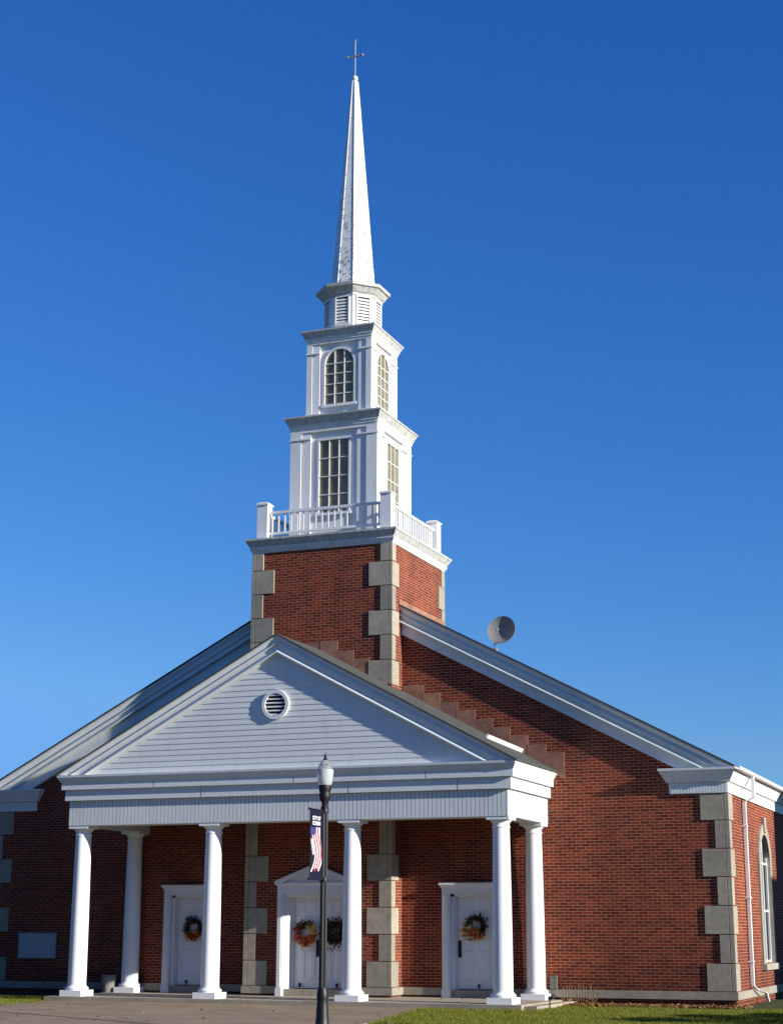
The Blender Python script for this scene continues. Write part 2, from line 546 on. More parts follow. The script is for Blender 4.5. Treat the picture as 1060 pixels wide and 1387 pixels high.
def arch_pts(c, r, zs, n=14, rev=False):
    p = [(c + r*math.cos(math.pi*i/n), zs + r*math.sin(math.pi*i/n)) for i in range(n+1)]
    return p[::-1] if rev else p

WR, WSP, WSILL = 0.70, 3.2, 0.86
bm = bm_new()
edges = [0.35] + [v for y in WIN_Y for v in (y-WR, y+WR)] + [24.0]
for i in range(0, len(edges), 2):
    box(bm, WN-0.35, WN, edges[i], edges[i+1], -0.3, 4.95)
for y in WIN_Y:
    box(bm, WN-0.35, WN, y-WR, y+WR, -0.3, WSILL)
    prism(bm, [(y+WR, 4.95), (y-WR, 4.95)] + arch_pts(y, WR, WSP, rev=True), 'x', WN-0.35, WN)
side_wall = finish('nave_wall', bm, M['brick'], church)
bm = bm_new()
box(bm, -WN, -WN+0.35, 0.35, 24.0, -0.3, 4.95)
prism(bm, [(-WN, -0.3), (WN, -0.3), (WN, RZ-RS*WN-0.12), (0, RZ-0.12), (-WN, RZ-RS*WN-0.12)], 'y', 24.0, 24.3)
finish('nave_wall', bm, M['brick'], church)

# side windows with stone surround
for y in WIN_Y:
    bm = bm_new()
    outer = [(y+0.92, WSILL-0.02)] + arch_pts(y, 0.92, WSP) + [(y-0.92, WSILL-0.02)]
    inner = [(y-WR+0.03, WSILL-0.02)] + arch_pts(y, WR-0.03, WSP, rev=True) + [(y+WR-0.03, WSILL-0.02)]
    n = len(outer)
    inn = inner[::-1]
    for i in range(n-1):
        a, b, c, d = outer[i], outer[i+1], inn[i+1], inn[i]
        hexa(bm, [(WN-0.12, *a), (WN-0.12, *b), (WN-0.12, *c), (WN-0.12, *d),
                  (WN+0.05, *a), (WN+0.05, *b), (WN+0.05, *c), (WN+0.05, *d)])
    prism(bm, [(y-0.11, WSP+0.72), (y+0.11, WSP+0.72), (y+0.17, WSP+1.08), (y-0.17, WSP+1.08)], 'x', WN-0.1, WN+0.085)
    w = finish('window', bm, M['stone'], church)
    bm = bm_new()
    box(bm, WN-0.1, WN+0.12, y-1.0, y+1.0, WSILL-0.16, WSILL-0.02)
    finish('sill', bm, M['stone'], w)
    bm = bm_new()
    for yy in (y-0.645, y, y+0.645):
        box(bm, WN-0.075, WN-0.03, yy-0.03, yy+0.03, WSILL, WSP + math.sqrt(max(0.0, 0.66**2-(yy-y)**2)))
    for zz in (WSILL+0.03, WSILL+1.2, WSP-0.02):
        box(bm, WN-0.08, WN-0.036, y-0.66, y+0.66, zz-0.022, zz+0.022)
    finish('muntin', bm, M['paint'], w)
    bm = bm_new()
    prism(bm, [(y-0.68, WSILL-0.05)] + [(y+0.68, WSILL-0.05)] + arch_pts(y, 0.68, WSP), 'x', WN-0.11, WN-0.085)
    finish('pane', bm, M['darkglass'], w)

# water table band round the foot of the walls
bm = bm_new()
for s in (1, -1):
    for a, b in ((HT+0.05, 2.87), (4.39, WN+0.05)):
        box(bm, *sorted((s*a, s*b)), -0.05, 0.0, BAND0, BAND1)
    box(bm, *sorted((s*HT, s*(HT+0.05))), TY0-0.05, -0.05, BAND0, BAND1)
    box(bm, *sorted((s*WN, s*(WN+0.05))), 0.0, 24.0, BAND0, BAND1)
box(bm, -HT, -1.02, TY0-0.05, TY0, BAND0, BAND1)
box(bm, 0.95, HT, TY0-0.05, TY0, BAND0, BAND1)
finish('water_table', bm, M['stone'], church)

# ---------------------------------------------------------------- tower
bm = bm_new()
DX0, DX1, DZ = -0.83, 0.80, 2.45
prism(bm, [(-HT, -0.3), (DX0, -0.3), (DX0, DZ), (DX1, DZ), (DX1, -0.3), (HT, -0.3), (HT, 10.75), (-HT, 10.75)], 'y', TY0, -0.12)
box(bm, -HT, HT, -0.12, TY1, -0.3, 10.75)
tower = finish('tower_wall', bm, M['brick'], church)

# quoins: each block a front slab and a return slab with a joint between them
def quoin(parent, xc, yf, sx, z0, z1, wf, ws):
    bm = bm_new()
    p = 0.028
    g = 0.008
    xo = xc + sx*p
    xs = sorted((xc - sx*wf, xc - sx*0.085))
    box(bm, xs[0], xs[1], yf-p, yf+0.02, z0+g, z1-g)
    # corner / return piece
    xr = sorted((xc - sx*0.078, xo))
    box(bm, xr[0], xr[1], yf-p, yf+ws, z0+g, z1-g)
    bmesh.ops.bevel(bm, geom=bm.edges[:], offset=0.007, segments=1, affect='EDGES')
    return finish('quoin', bm, M['stone'], parent)

for s, par in ((1, nave), (-1, nave_l)):
    for k in range(7):
        z0 = BAND1+0.002 if k == 0 else 0.294+0.61*k
        z1 = min(0.294+0.61*(k+1), 4.545)
        wide = k % 2 == 0
        quoin(par, s*WN, 0.0, s, z0, z1, 0.605 if wide else 0.30, 0.46 if wide else 0.23)
for s in (1, -1):
    zs = [10.705, 10.249, 9.647, 9.044, 8.442, 7.84, 7.238]
    for k in range(6):
        wide = k % 2 == 1
        quoin(tower, s*HT, TY0, s, zs[k+1], zs[k], 0.59 if wide else 0.29, 0.42 if wide else 0.21)
    zs = [BAND1+0.002, 0.891, 1.493, 2.095, 2.697, 3.299, 4.1]
    for k in range(6):
        wide = k % 2 == 0
        quoin(tower, s*HT, TY0, s, zs[k], zs[k+1], 0.59 if wide else 0.29, 0.42 if wide else 0.21)
# rear quoins of the tower
for s in (1, -1):
    bm = bm_new()
    for k in range(3):
        z0, z1 = [(10.249, 10.705), (9.647, 10.249), (9.2, 9.647)][k]
        w = 0.42 if k == 1 else 0.21
        xs = sorted((s*(HT-0.3), s*(HT+0.028)))
        box(bm, xs[0], xs[1], TY1-w, TY1+0.028, z0+0.006, z1-0.006)
    finish('quoin', bm, M['stone'], tower)

# tower cornice
bm = bm_new()
sweep(bm, rect_path(HT, TY0, TY1), [(-0.4, 10.70), (0.03, 10.70), (0.03, 10.735), (0.045, 10.74), (0.085, 10.815), (0.085, 10.83), (0.07, 10.835), (0.072, 10.86), (-0.4, 10.86)], closed=True)
cn = finish('cornice', bm, M['trim'], church)
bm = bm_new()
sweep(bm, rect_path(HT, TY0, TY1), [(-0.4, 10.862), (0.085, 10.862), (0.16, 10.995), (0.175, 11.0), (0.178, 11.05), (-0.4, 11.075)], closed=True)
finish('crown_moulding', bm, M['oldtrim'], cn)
bm = bm_new()
box(bm, -HT+0.39, HT-0.39, TY0+0.39, TY1-0.39, 10.9, 11.08)
finish('tower_deck', bm, M['lead'], church)

# ---------------------------------------------------------------- balustrade
BO = 0.19       # post centre inset from the tower face
corners = [(-HT+BO, TY0+BO), (HT-BO, TY0+BO), (HT-BO, TY1-BO), (-HT+BO, TY1-BO)]
bm = bm_new()
h = 0.14
box(bm, -h, h, -h, h, 0, 0.90)
box(bm, -h-0.025, h+0.025, -h-0.025, h+0.025, 0.905, 0.94)
lathe(bm, [((h+0.025)*1.414, 0.945), (h*1.414*0.8, 0.985)], 4, 0, 0, math.pi/4)
post0 = finish('balustrade_post', bm, M['paint'], church, loc=(*corners[0], 11.055))
posts = [post0] + [copy_to(post0, church, (*c, 11.055)) for c in corners[1:]]
bm = bm_new()
box(bm, -0.019, 0.019, -0.019, 0.019, 0.0, 0.50)
bal0 = None
for i in range(4):
    a, b = Vector(corners[i]), Vector(corners[(i+1) % 4])
    d = (b-a).normalized()
    a2, b2 = a + d*h, b - d*h
    bm2 = bm_new()
    nx, ny = d.y*0.035, -d.x*0.035
    for z0, z1, k in ((11.20, 11.255, 1.0), (11.735, 11.80, 1.15)):
        q = [(a2.x+nx*k, a2.y+ny*k), (b2.x+nx*k, b2.y+ny*k), (b2.x-nx*k, b2.y-ny*k), (a2.x-nx*k, a2.y-ny*k)]
        prism(bm2, q, 'z', z0, z1)
    rail = finish('railing', bm2, M['paint'], church)
    nb = 18
    for k in range(nb):
        p = a2 + (b2-a2)*((k+0.5)/nb)
        if bal0 is None:
            bal0 = finish('baluster', bm, M['paint'], rail, loc=(p.x, p.y, 11.245))
        else:
            copy_to(bal0, rail, (p.x, p.y, 11.245))

# ---------------------------------------------------------------- steeple stages
def window_panel(name, hw, z0, z1, arch, cols, rows, face, half, parent, glass):
    """window on one face of a square stage. face: 0 front,1 right,2 rear,3 left. local (u,d): u along the face, d outward"""
    def tr(u, d, z):
        q = {0: (u, -d), 1: (d, u), 2: (-u, d), 3: (-d, -u)}[face]
        return (q[0], YC+q[1], z)
    def ubox(bm, u0, u1, d0, d1, za, zb):
        hexa(bm, [tr(u0, d0, za), tr(u1, d0, za), tr(u1, d1, za), tr(u0, d1, za), tr(u0, d0, zb), tr(u1, d0, zb), tr(u1, d1, zb), tr(u0, d1, zb)])
    bm = bm_new()
    fw = 0.055
    zs = z1-hw if arch else z1
    ubox(bm, -hw-fw, -hw, half-0.02, half+0.045, z0, zs)
    ubox(bm, hw, hw+fw, half-0.02, half+0.045, z0, zs)
    ubox(bm, -hw-fw-0.03, hw+fw+0.03, half-0.02, half+0.07, z0-0.07, z0)
    if arch:
        n = 16
        for i in range(n):
            t0, t1 = math.pi*i/n, math.pi*(i+1)/n
            P = []
            for t, r in ((t0, hw+fw), (t1, hw+fw), (t1, hw), (t0, hw)):
                P.append((r*math.cos(t), zs+r*math.sin(t)))
            hexa(bm, [tr(u, half-0.02, z) for u, z in P] + [tr(u, half+0.045, z) for u, z in P])
    else:
        ubox(bm, -hw-fw, hw+fw, half-0.02, half+0.045, z1, z1+fw)
    w = finish(name, bm, M['paint'], parent)
    bm = bm_new()
    for c in range(1, cols):
        u = -hw + 2*hw*c/cols
        zt = zs + math.sqrt(max(0, hw*hw-u*u)) if arch else z1
        ubox(bm, u-0.011, u+0.011, half+0.012, half+0.034, z0, zt)
    for r_ in range(1, rows):
        z = z0 + (zs+0.02-z0)*r_/(rows-1) if arch else z0 + (z1-z0)*r_/rows
        ubox(bm, -hw, hw, half+0.010, half+0.031, z-0.011, z+0.011)
    finish('muntin', bm, M['paint'], w)
    bm = bm_new()
    if arch:
        pl = [(-hw, z0), (hw, z0)] + [(hw*math.cos(math.pi*i/16), zs+hw*math.sin(math.pi*i/16)) for i in range(17)]
        pl = pl[:2] + pl[2:]
        pts = [tr(u, half+0.006, z) for u, z in pl[0:2] + pl[3:-1]]
        pts.insert(2, tr(hw, half+0.006, zs)); pts.append(tr(-hw, half+0.006, zs))
        bm.faces.new([bm.verts.new(p) for p in pts])
    else:
        ubox(bm, -hw, hw, half-0.01, half+0.006, z0, z1)
    finish('pane', bm, glass, w)
    return w

def stage(half, z0, zcap, zfr, cz0, cz1, co, pil, mat):
    bm = bm_new()
    box(bm, -half+0.05, half-0.05, YC-half+0.05, YC+half-0.05, z0, cz1-0.05)
    # corner pilasters: outer block at the corner, inner set back strip beside it
    for sx in (-1, 1):
        for sy in (-1, 1):
            for (a, b, d, zt) in pil:
                # on the front/rear faces
                ylo, yhi = sorted((YC+sy*(half+d), YC+sy*(half-0.06)))
                if a == 0:
                    xlo, xhi = sorted((sx*(half+d), sx*(half-b)))
                    ylo2, yhi2 = sorted((YC+sy*(half+d), YC+sy*(half-b)))
                    box(bm, xlo, xhi, ylo2, yhi2, z0, zfr)
                else:
                    xlo, xhi = sorted((sx*(half-a), sx*(half-b)))
                    box(bm, xlo, xhi, ylo, yhi, z0, zfr-0.003)
                    xlo2, xhi2 = sorted((sx*(half+d), sx*(half-0.06)))
                    ylo2, yhi2 = sorted((YC+sy*(half-a), YC+sy*(half-b)))
                    box(bm, xlo2, xhi2, ylo2, yhi2, z0, zfr-0.003)
    body = finish('steeple_stage', bm, mat, church)
    # capital and base mouldings as sub-part, following the corners
    for sx in (-1, 1):
        for sy in (-1, 1):
            (a, b, d, zt) = pil[-1]
            w = b
            for nm, za, zb, e in (('pilaster_capital', zcap, zcap+0.035, 0.022), ('pilaster_base', z0, z0+0.14, 0.02)):
                bm = bm_new()
                xlo, xhi = sorted((sx*(half+pil[0][2]+e), sx*(half-w-e*0.5)))
                ylo, yhi = sorted((YC+sy*(half+pil[0][2]+e), YC+sy*(half-w-e*0.5)))
                box(bm, xlo, xhi, ylo, yhi, za, zb)
                finish(nm, bm, mat, body)
    bm = bm_new()
    sweep(bm, rect_path(half, YC-half, YC+half), [(-0.2, zfr), (0.03, zfr), (0.03, cz0), (0.05, cz0+0.005), (0.055, cz0+0.07), (0.075, cz0+0.075),
          (0.08, cz0+0.105), (-0.2, cz0+0.105)], closed=True)
    cn = finish('cornice', bm, M['trim'], church)
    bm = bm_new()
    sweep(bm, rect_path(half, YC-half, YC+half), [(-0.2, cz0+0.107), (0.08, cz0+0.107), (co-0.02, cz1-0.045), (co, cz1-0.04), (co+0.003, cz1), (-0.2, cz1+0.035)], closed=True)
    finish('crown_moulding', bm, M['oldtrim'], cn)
    bm = bm_new()
    box(bm, -half+0.19, half-0.19, YC-half+0.19, YC+half-0.19, cz1-0.1, cz1+0.04)
    finish('stage_roof', bm, M['lead'], church)
    return body

st1 = stage(1.167, 11.06, 13.735, 13.93, 14.02, 14.34, 0.178, [(0, 0.27, 0.03, 0), (0.29, 0.53, 0.005, 0)], M['paint'])
st2 = stage(0.882, 14.36, 16.13, 16.40, 16.46, 16.755, 0.165, [(0, 0.13, 0.026, 0), (0.15, 0.34, 0.006, 0)], M['paint'])
for f in range(4):
    window_panel('window', 0.40, 11.78, 13.69, False, 3, 4, f, 1.117, church, M['tanglass'])
    window_panel('window', 0.40, 14.73, 16.22, True, 3, 5, f, 0.832, church, M['tanglass'])

# octagonal belfry
def octo(bm, prof):
    lathe(bm, prof, 8, 0, YC, math.pi/8)
bm = bm_new()
octo(bm, [(0.83, 16.77), (0.83, 16.86), (0.765, 16.88), (0.765, 17.80)])
belf = finish('belfry', bm, M['paint'], church)
for i in range(8):
    ang = i*math.pi/4
    bm = bm_new(); bs = bm_new()
    ap = 0.765*math.cos(math.pi/8)
    n_ = Vector((math.cos(ang), math.sin(ang), 0)); t_ = Vector((-math.sin(ang), math.cos(ang), 0))
    c_ = Vector((0, YC, 0))
    def ob(bm, u0, u1, d0, d1, z0, z1, tilt=0.0):
        P = []
        for z, dd in ((z0, 0.0), (z1, -tilt)):
            for u, d in ((u0, d0), (u1, d0), (u1, d1), (u0, d1)):
                P.append(c_ + n_*(ap+d+dd) + t_*u + Vector((0, 0, z)))
        hexa(bm, P)
    for k in range(8):
        z = 16.99 + k*0.087
        ob(bm, -0.165, 0.165, 0.004, 0.024, z, z+0.055, 0.012)
    ob(bm, -0.205, -0.168, -0.01, 0.03, 16.95, 17.72)
    ob(bm, 0.168, 0.205, -0.01, 0.03, 16.95, 17.72)
    ob(bm, -0.205, 0.205, -0.01, 0.028, 17.70, 17.74)
    ob(bm, -0.205, 0.205, -0.01, 0.034, 16.925, 16.97)
    lv = finish('louver', bm, M['paint'], belf)
    ob(bs, -0.166, 0.166, -0.02, 0.003, 16.96, 17.71)
    finish('louver_opening', bs, M['slot'], belf)
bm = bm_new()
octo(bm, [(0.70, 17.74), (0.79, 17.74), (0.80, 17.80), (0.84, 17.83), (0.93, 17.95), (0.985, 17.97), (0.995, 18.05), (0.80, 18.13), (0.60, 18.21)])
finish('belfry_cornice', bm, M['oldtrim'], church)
bm = bm_new()
octo(bm, [(0.575, 18.19), (0.55, 18.45), (0.085, 24.30)])
spire = finish('spire', bm, M['spire'], church)
bm = bm_new()
for i in range(8):
    a = math.pi/8 + i*math.pi/4
    tube(bm, [(0.575*math.cos(a), YC+0.575*math.sin(a), 18.2), (0.552*math.cos(a), YC+0.552*math.sin(a), 18.45), (0.086*math.cos(a), YC+0.086*math.sin(a), 24.29)], 0.012, 6)
finish('seam', bm, M['spire'], spire)
bm = bm_new()
lathe(bm, [(0.05, 24.28)] + [(0.085*math.sin(math.pi*(0.15+0.75*i/8)), 24.39-0.085*math.cos(math.pi*(0.15+0.75*i/8))) for i in range(9)], 14, 0, YC)
finish('spire_ball', bm, M['trim'], church, True)
bm = bm_new()
tube(bm, [(0, YC, 24.42), (0, YC, 25.52)], 0.018, 8)
box(bm, -0.20, 0.20, YC-0.016, YC+0.016, 25.055, 25.10)
for s in (-1, 1):
    lathe(bm, [(0.01, 25.035), (0.034, 25.065), (0.034, 25.09), (0.01, 25.12)], 8, s*0.215, YC)
lathe(bm, [(0.016, 25.48), (0.034, 25.52), (0.008, 25.60)], 8, 0, YC)
finish('cross', bm, M['brass'], church)

# ---------------------------------------------------------------- nave roof, rakes, eaves
bm = bm_new()
for s in (1, -1):
    t = 0.045
    x1 = WN+0.23
    for (ya, yb, xa) in ((-0.225, TY1, HT), (TY1, 24.5, 0.0)):
        za, zb = RZ-RS*xa, RZ-RS*x1
        hexa(bm, [(s*xa, ya, za), (s*x1, ya, zb), (s*x1, yb, zb), (s*xa, yb, za),
                  (s*xa, ya, za+t), (s*x1, ya, zb+t), (s*x1, yb, zb+t), (s*xa, yb, za+t)])
roof = finish('nave_roof', bm, M['shingle'], church)

def rake(prof, ridge, slope, y0, s, xa, xb, zclip):
    bm = bm_new()
    ra, rb = [], []
    for o, dz in prof:
        ra.append(bm.verts.new((s*xa, y0-o, ridge-slope*xa+dz)))
        rb.append(bm.verts.new((s*xb, y0-o, ridge-slope*xb+dz)))
    k = len(prof)
    for j in range(k):
        bm.faces.new((ra[j], rb[j], rb[(j+1) % k], ra[(j+1) % k]))
    bm.faces.new(ra); bm.faces.new(rb[::-1])
    if zclip is not None:
        bmesh.ops.bisect_plane(bm, geom=bm.verts[:]+bm.edges[:]+bm.faces[:], plane_co=(0, 0, zclip), plane_no=(0, 0, 1), clear_inner=True)
    return bm
RK = [(-0.02, -0.004), (0.205, -0.004), (0.205, -0.05), (0.185, -0.07), (0.115, -0.16), (0.125, -0.165), (0.182, -0.215), (0.182, -0.232), (0.115, -0.24),
      (0.105, -0.315), (0.12, -0.32), (0.172, -0.37), (0.172, -0.395), (0.06, -0.405), (0.05, -0.68), (-0.02, -0.68)]
for s in (1, -1):
    finish('rake_cornice', rake(RK, RZ, RS, 0.0, s, HT, WN+0.23, 5.10), M['siding'], church)
    # ribbed frieze board under the mouldings
    bm = bm_new()
    x = HT+0.02
    while x < 8.35:
        xa, xb = x, x+0.088
        za, zb = RZ-RS*xa, RZ-RS*xb
        hexa(bm, [(s*xa, -0.061, za-0.675), (s*xb, -0.061, zb-0.675), (s*xb, -0.0495, zb-0.675), (s*xa, -0.0495, za-0.675),
                  (s*xa, -0.061, za-0.412), (s*xb, -0.061, zb-0.412), (s*xb, -0.0495, zb-0.412), (s*xa, -0.0495, za-0.412)])
        x += 0.098
    finish('rake_frieze', bm, M['siding'], church)
# eaves: return on the front, then along the side
CP = [(-0.1, 4.55), (0.04, 4.55), (0.04, 4.79), (0.10, 4.80), (0.105, 4.83), (0.225, 5.04), (0.24, 5.05), (0.245, 5.098), (-0.1, 5.10)]
for s in (1, -1):
    bm = bm_new()
    path = [(8.29, 0.12), (8.29, 0.0), (WN, 0.0), (WN, 24.3)]
    if s < 0:
        path = [(-x, y) for x, y in path][::-1]
    sweep(bm, path, CP)
    finish('eave_cornice', bm, M['trim'] if False else M['paint'], church)
# ribbed face of the lower return
for s in (1, -1):
    bm = bm_new()
    x = 8.30
    while x < WN-0.02:
        xs = sorted((s*x, s*(x+0.055)))
        box(bm, xs[0], xs[1], -0.052, -0.0395, 4.553, 4.785)
        x += 0.07
    finish('return_ribs', bm, M['siding'], church)
# gutter along the right and left eave
for s in (1, -1):
    bm = bm_new()
    n = 10
    A = [(s*(WN+0.285+0.065*math.cos(math.pi*i/n)), 5.105-0.075*math.sin(math.pi*i/n)) for i in range(n+1)]
    B = [(s*(WN+0.285+0.056*math.cos(math.pi*i/n)), 5.105-0.066*math.sin(math.pi*i/n)) for i in range(n, -1, -1)]
    prism(bm, A+B, 'y', -0.24, 24.4)
    finish('gutter', bm, M['paint'], church)
# downspout
bm = bm_new()
def duct(bm, pts, wy=0.045, wx=0.035):
    for a, b in zip(pts[:-1], pts[1:]):
        a, b = Vector(a), Vector(b)
        P = []
        for q in (a, b):
            for dx, dy in ((-wx, -wy), (wx, -wy), (wx, wy), (-wx, wy)):
                P.append((q.x+dx, q.y+dy, q.z))
        hexa(bm, P)
duct(bm, [(WN+0.285, 1.75, 5.04), (WN+0.285, 1.75, 4.56), (WN+0.07, 1.75, 4.46), (WN+0.07, 1.75, 0.40), (WN+0.12, 2.0, 0.30), (WN+0.22, 2.55, 0.22), (WN+0.24, 2.66, 0.03)])
dsp = finish('downspout', bm, M['paint'], church)
bm = bm_new()
for z in (3.9, 2.3, 0.9):
    box(bm, WN+0.002, WN+0.118, 1.68, 1.82, z, z+0.04)
finish('strap', bm, M['paint'], dsp)

# flashing along the tower side over the nave roof
for s in (1, -1):
    bm = bm_new()
    xs = sorted((s*HT, s*(HT+0.03)))
    box(bm, xs[0], xs[1], -0.25, TY1, RZ-RS*HT+0.02, RZ-RS*HT+0.16)
    finish('flashing', bm, M['step'], church)

# ---------------------------------------------------------------- portico
porch_bm = bm_new()
box(porch_bm, -5.68, 5.72, -3.22, 0.0, -0.25, FL)
box(porch_bm, 5.72, 6.0, -3.05, 0.0, -0.25, 0.075)
finish('porch_floor', porch_bm, M['porch'], church)

PEN = [(-0.52, 3.95), (-0.028, 3.95), (-0.028, 4.525), (0.08, 4.53), (0.08, 4.775), (0.15, 4.78), (0.15, 4.935), (0.165, 4.95),
       (0.235, 5.06), (0.24, 5.11), (-0.52, 5.135)]
bm = bm_new()
upath = [(-AH, 0.0), (-AH, AD), (AH, AD), (AH, 0.0)]
sweep(bm, upath, PEN)
ent = finish('entablature', bm, M['siding'], church)
bm = bm_new()
x = -AH+0.004
while x < AH-0.05:
    w = min(0.098, AH-0.004-x)
    box(bm, x, x+w-0.014, AD, AD+0.029, 3.953, 4.523)
    x += 0.098
for s in (1, -1):
    y = AD+0.02
    while y < -0.06:
        xs = sorted((s*AH, s*(AH-0.029)))
        box(bm, xs[0], xs[1], y, y+0.088, 3.953, 4.523)
        y += 0.098
finish('ribbed_panel', bm, M['siding'], ent)
bm = bm_new()
box(bm, -AH+0.5, AH-0.5, AD+0.5, TY0, 4.28, 4.32)
for s in (1, -1):
    box(bm, *sorted((s*HT, s*(AH-0.5))), TY0, 0.0, 4.28, 4.32)
finish('porch_ceiling', bm, M['ceiling'], church)

# butt joints in the fascia boards of the entablature
bm = bm_new()
for x, o, z0, z1 in ((-3.1, 0.15, 4.785, 4.93), (0.45, 0.15, 4.785, 4.93), (3.6, 0.15, 4.785, 4.93), (-1.9, 0.08, 4.535, 4.77), (1.75, 0.08, 4.535, 4.77), (4.3, 0.08, 4.535, 4.77)):
    box(bm, x-0.006, x+0.006, AD-o-0.002, AD-o+0.01, z0, z1)
finish('board_joint', bm, M['lead'], ent)

# tympanum: horizontal lap siding
bm = bm_new()
z = 5.12
LAP = 0.064
k = 0
while z < PZ-0.385:
    z1 = min(z+LAP, PZ-0.38)
    xa = (PZ-0.30-z)/PS
    xb = (PZ-0.30-z1)/PS
    st = 0.011 if k % 2 == 0 else 0.006      # double four-inch profile: a deep and a shallow course
    hexa(bm, [(-xa, TYMP-st, z), (xa, TYMP-st, z), (xa, TYMP+0.1, z), (-xa, TYMP+0.1, z),
              (-xb, TYMP-st+0.0045, z1), (xb, TYMP-st+0.0045, z1), (xb, TYMP+0.1, z1), (-xb, TYMP+0.1, z1)])
    z = z1
    k += 1
ped = finish('pediment', bm, M['siding'], church)
# round gable vent
VX, VZ, VY = -0.035, 6.555, TYMP-0.016
bm = bm_new()
n = 40
for i in range(n):
    t0, t1 = 2*math.pi*i/n, 2*math.pi*(i+1)/n
    P = [(VX+r*math.cos(t), VZ+r*math.sin(t)) for t, r in ((t0, 0.335), (t1, 0.335), (t1, 0.255), (t0, 0.255))]
    hexa(bm, [(x, VY+0.03, z) for x, z in P] + [(x, VY-0.045, z) for x, z in P])
vent = finish('vent', bm, M['paint'], ped)
bm = bm_new()
for k in range(-2, 4):
    zc = VZ + (k-0.5)*0.088
    hw = math.sqrt(max(0.0, 0.262**2-((k-0.5)*0.088)**2))
    hexa(bm, [(VX-hw, VY-0.03, zc-0.022), (VX+hw, VY-0.03, zc-0.022), (VX+hw, VY+0.02, zc+0.012), (VX-hw, VY+0.02, zc+0.012),
              (VX-hw, VY-0.03, zc-0.002), (VX+hw, VY-0.03, zc-0.002), (VX+hw, VY+0.02, zc+0.03), (VX-hw, VY+0.02, zc+0.03)])
finish('louver', bm, M['paint'], ped)
bm = bm_new()
prism(bm, [(VX+0.258*math.cos(2*math.pi*i/n), VZ+0.258*math.sin(2*math.pi*i/n)) for i in range(n)], 'y', VY+0.0, VY-0.004)
finish('vent_opening', bm, M['slot'], ped)

# portico rakes and roof
PRK = [(-0.02, -0.004), (0.14, -0.004), (0.14, -0.04), (0.125, -0.05), (0.075, -0.135), (0.085, -0.14), (0.122, -0.175), (0.122, -0.19), (0.06, -0.20), (0.055, -0.315),
       (0.07, -0.32), (0.118, -0.365), (0.118, -0.395), (0.03, -0.40), (0.025, -0.46), (-0.02, -0.46)]
for s in (1, -1):
    finish('portico_rake', rake(PRK, PZ, PS, TYMP, s, 0.0, 5.665, 5.118), M['siding'], church)
bm = bm_new()
for s in (1, -1):
    xe = 5.69
    for ya, yb, xa in ((PF-0.02, TY0, 0.0), (TY0, 0.0, HT)):
        za, zb, t = PZ-PS*xa, PZ-PS*xe, 0.035
        hexa(bm, [(s*xa, ya, za), (s*xe, ya, zb), (s*xe, yb, zb), (s*xa, yb, za),
                  (s*xa, ya, za+t), (s*xe, ya, zb+t), (s*xe, yb, zb+t), (s*xa, yb, za+t)])
proof = finish('portico_roof', bm, M['shingle'], church)
# white snow guard bar on the right slope
bm = bm_new()
pa, pb = Vector((4.42, -1.45, PZ-PS*4.42+0.04)), Vector((4.80, -0.03, PZ-PS*4.80+0.04))
d = (pb-pa).normalized(); u = Vector((0.88, 0, -0.47)); w = Vector((0.47, 0, 0.88))
hexa(bm, [pa, pb, pb+u*0.05, pa+u*0.05, pa+w*0.09, pb+w*0.09, pb+u*0.05+w*0.09, pa+u*0.05+w*0.09])
finish('snow_guard', bm, M['paint'], proof)

# stepped flashing on the brick above the portico roof: one stepped sheet on each wall face
def step_sheet(xs, tops, s, y, seed):
    """a flight of separate lapped pieces following the roof slope, each tucked a little behind the next"""
    rng = random.Random(seed)
    for k, zt in enumerate(tops):
        xa, xb = xs[k], xs[k+1]
        t = 0.010 + 0.008*rng.random()
        zt += rng.uniform(-0.012, 0.012)
        bm = bm_new()
        prism(bm, [(s*(xa-0.02 if k else xa), zt), (s*(xb-0.004), zt+rng.uniform(-0.006, 0.006)), (s*(xb-0.004), PZ-PS*xb-0.06), (s*(xa-0.02 if k else xa), PZ-PS*xa-0.06)], 'y', y-t-0.006*(k % 2), y-0.001)
        finish('step_flashing', bm, M['step'], church)
for s in (1, -1):
    xs = [0.0] + [0.46+0.42*k for k in range(4)] + [HT-0.09]
    xs = [x for x in xs if x <= HT-0.09]
    step_sheet(xs, [8.36-0.228*k for k in range(len(xs)-1)], s, TY0, 5+s)
    xs = [HT+0.03] + [2.41+0.43*k for k in range(9)]
    step_sheet(xs, [7.30-0.2175*k for k in range(9)], s, 0.0, 9+s)

# ---------------------------------------------------------------- columns
def column_meshes():
    bm = bm_new()
    H0, H1 = FL+0.13, 3.95
    prof = []
    for i in range(13):
        t = i/12
        r = 0.212 - 0.032*(t**1.7)
        prof.append((r, H0+0.11 + t*(H1-0.20-(H0+0.11))))
    lathe(bm, prof, 40)
    col = finish('column', bm, M['column'], church, True)
    bm = bm_new()
    lathe(bm, [(0.179, H1-0.235), (0.197, H1-0.225), (0.197, H1-0.20), (0.182, H1-0.195), (0.182, H1-0.135), (0.21, H1-0.11), (0.245, H1-0.065)], 40)
    box(bm, -0.255, 0.255, -0.255, 0.255, H1-0.065, H1-0.002)
    cap = finish('capital', bm, M['column'], col, True)
    bm = bm_new()
    h = 0.28
    box(bm, -h, h, -h, h, FL, H0)
    pr = [(0.26, H0)] + [(0.245+0.028*math.sin(math.pi*i/8), H0+0.075*i/8) for i in range(1, 8)] + [(0.235, H0+0.08), (0.222, H0+0.095), (0.212, H0+0.125)]
    lathe(bm, pr, 40)
    base = finish('column_base', bm, M['column'], col, True)
    return col, cap, base
col, cap, base = column_meshes()
CX = 5.16
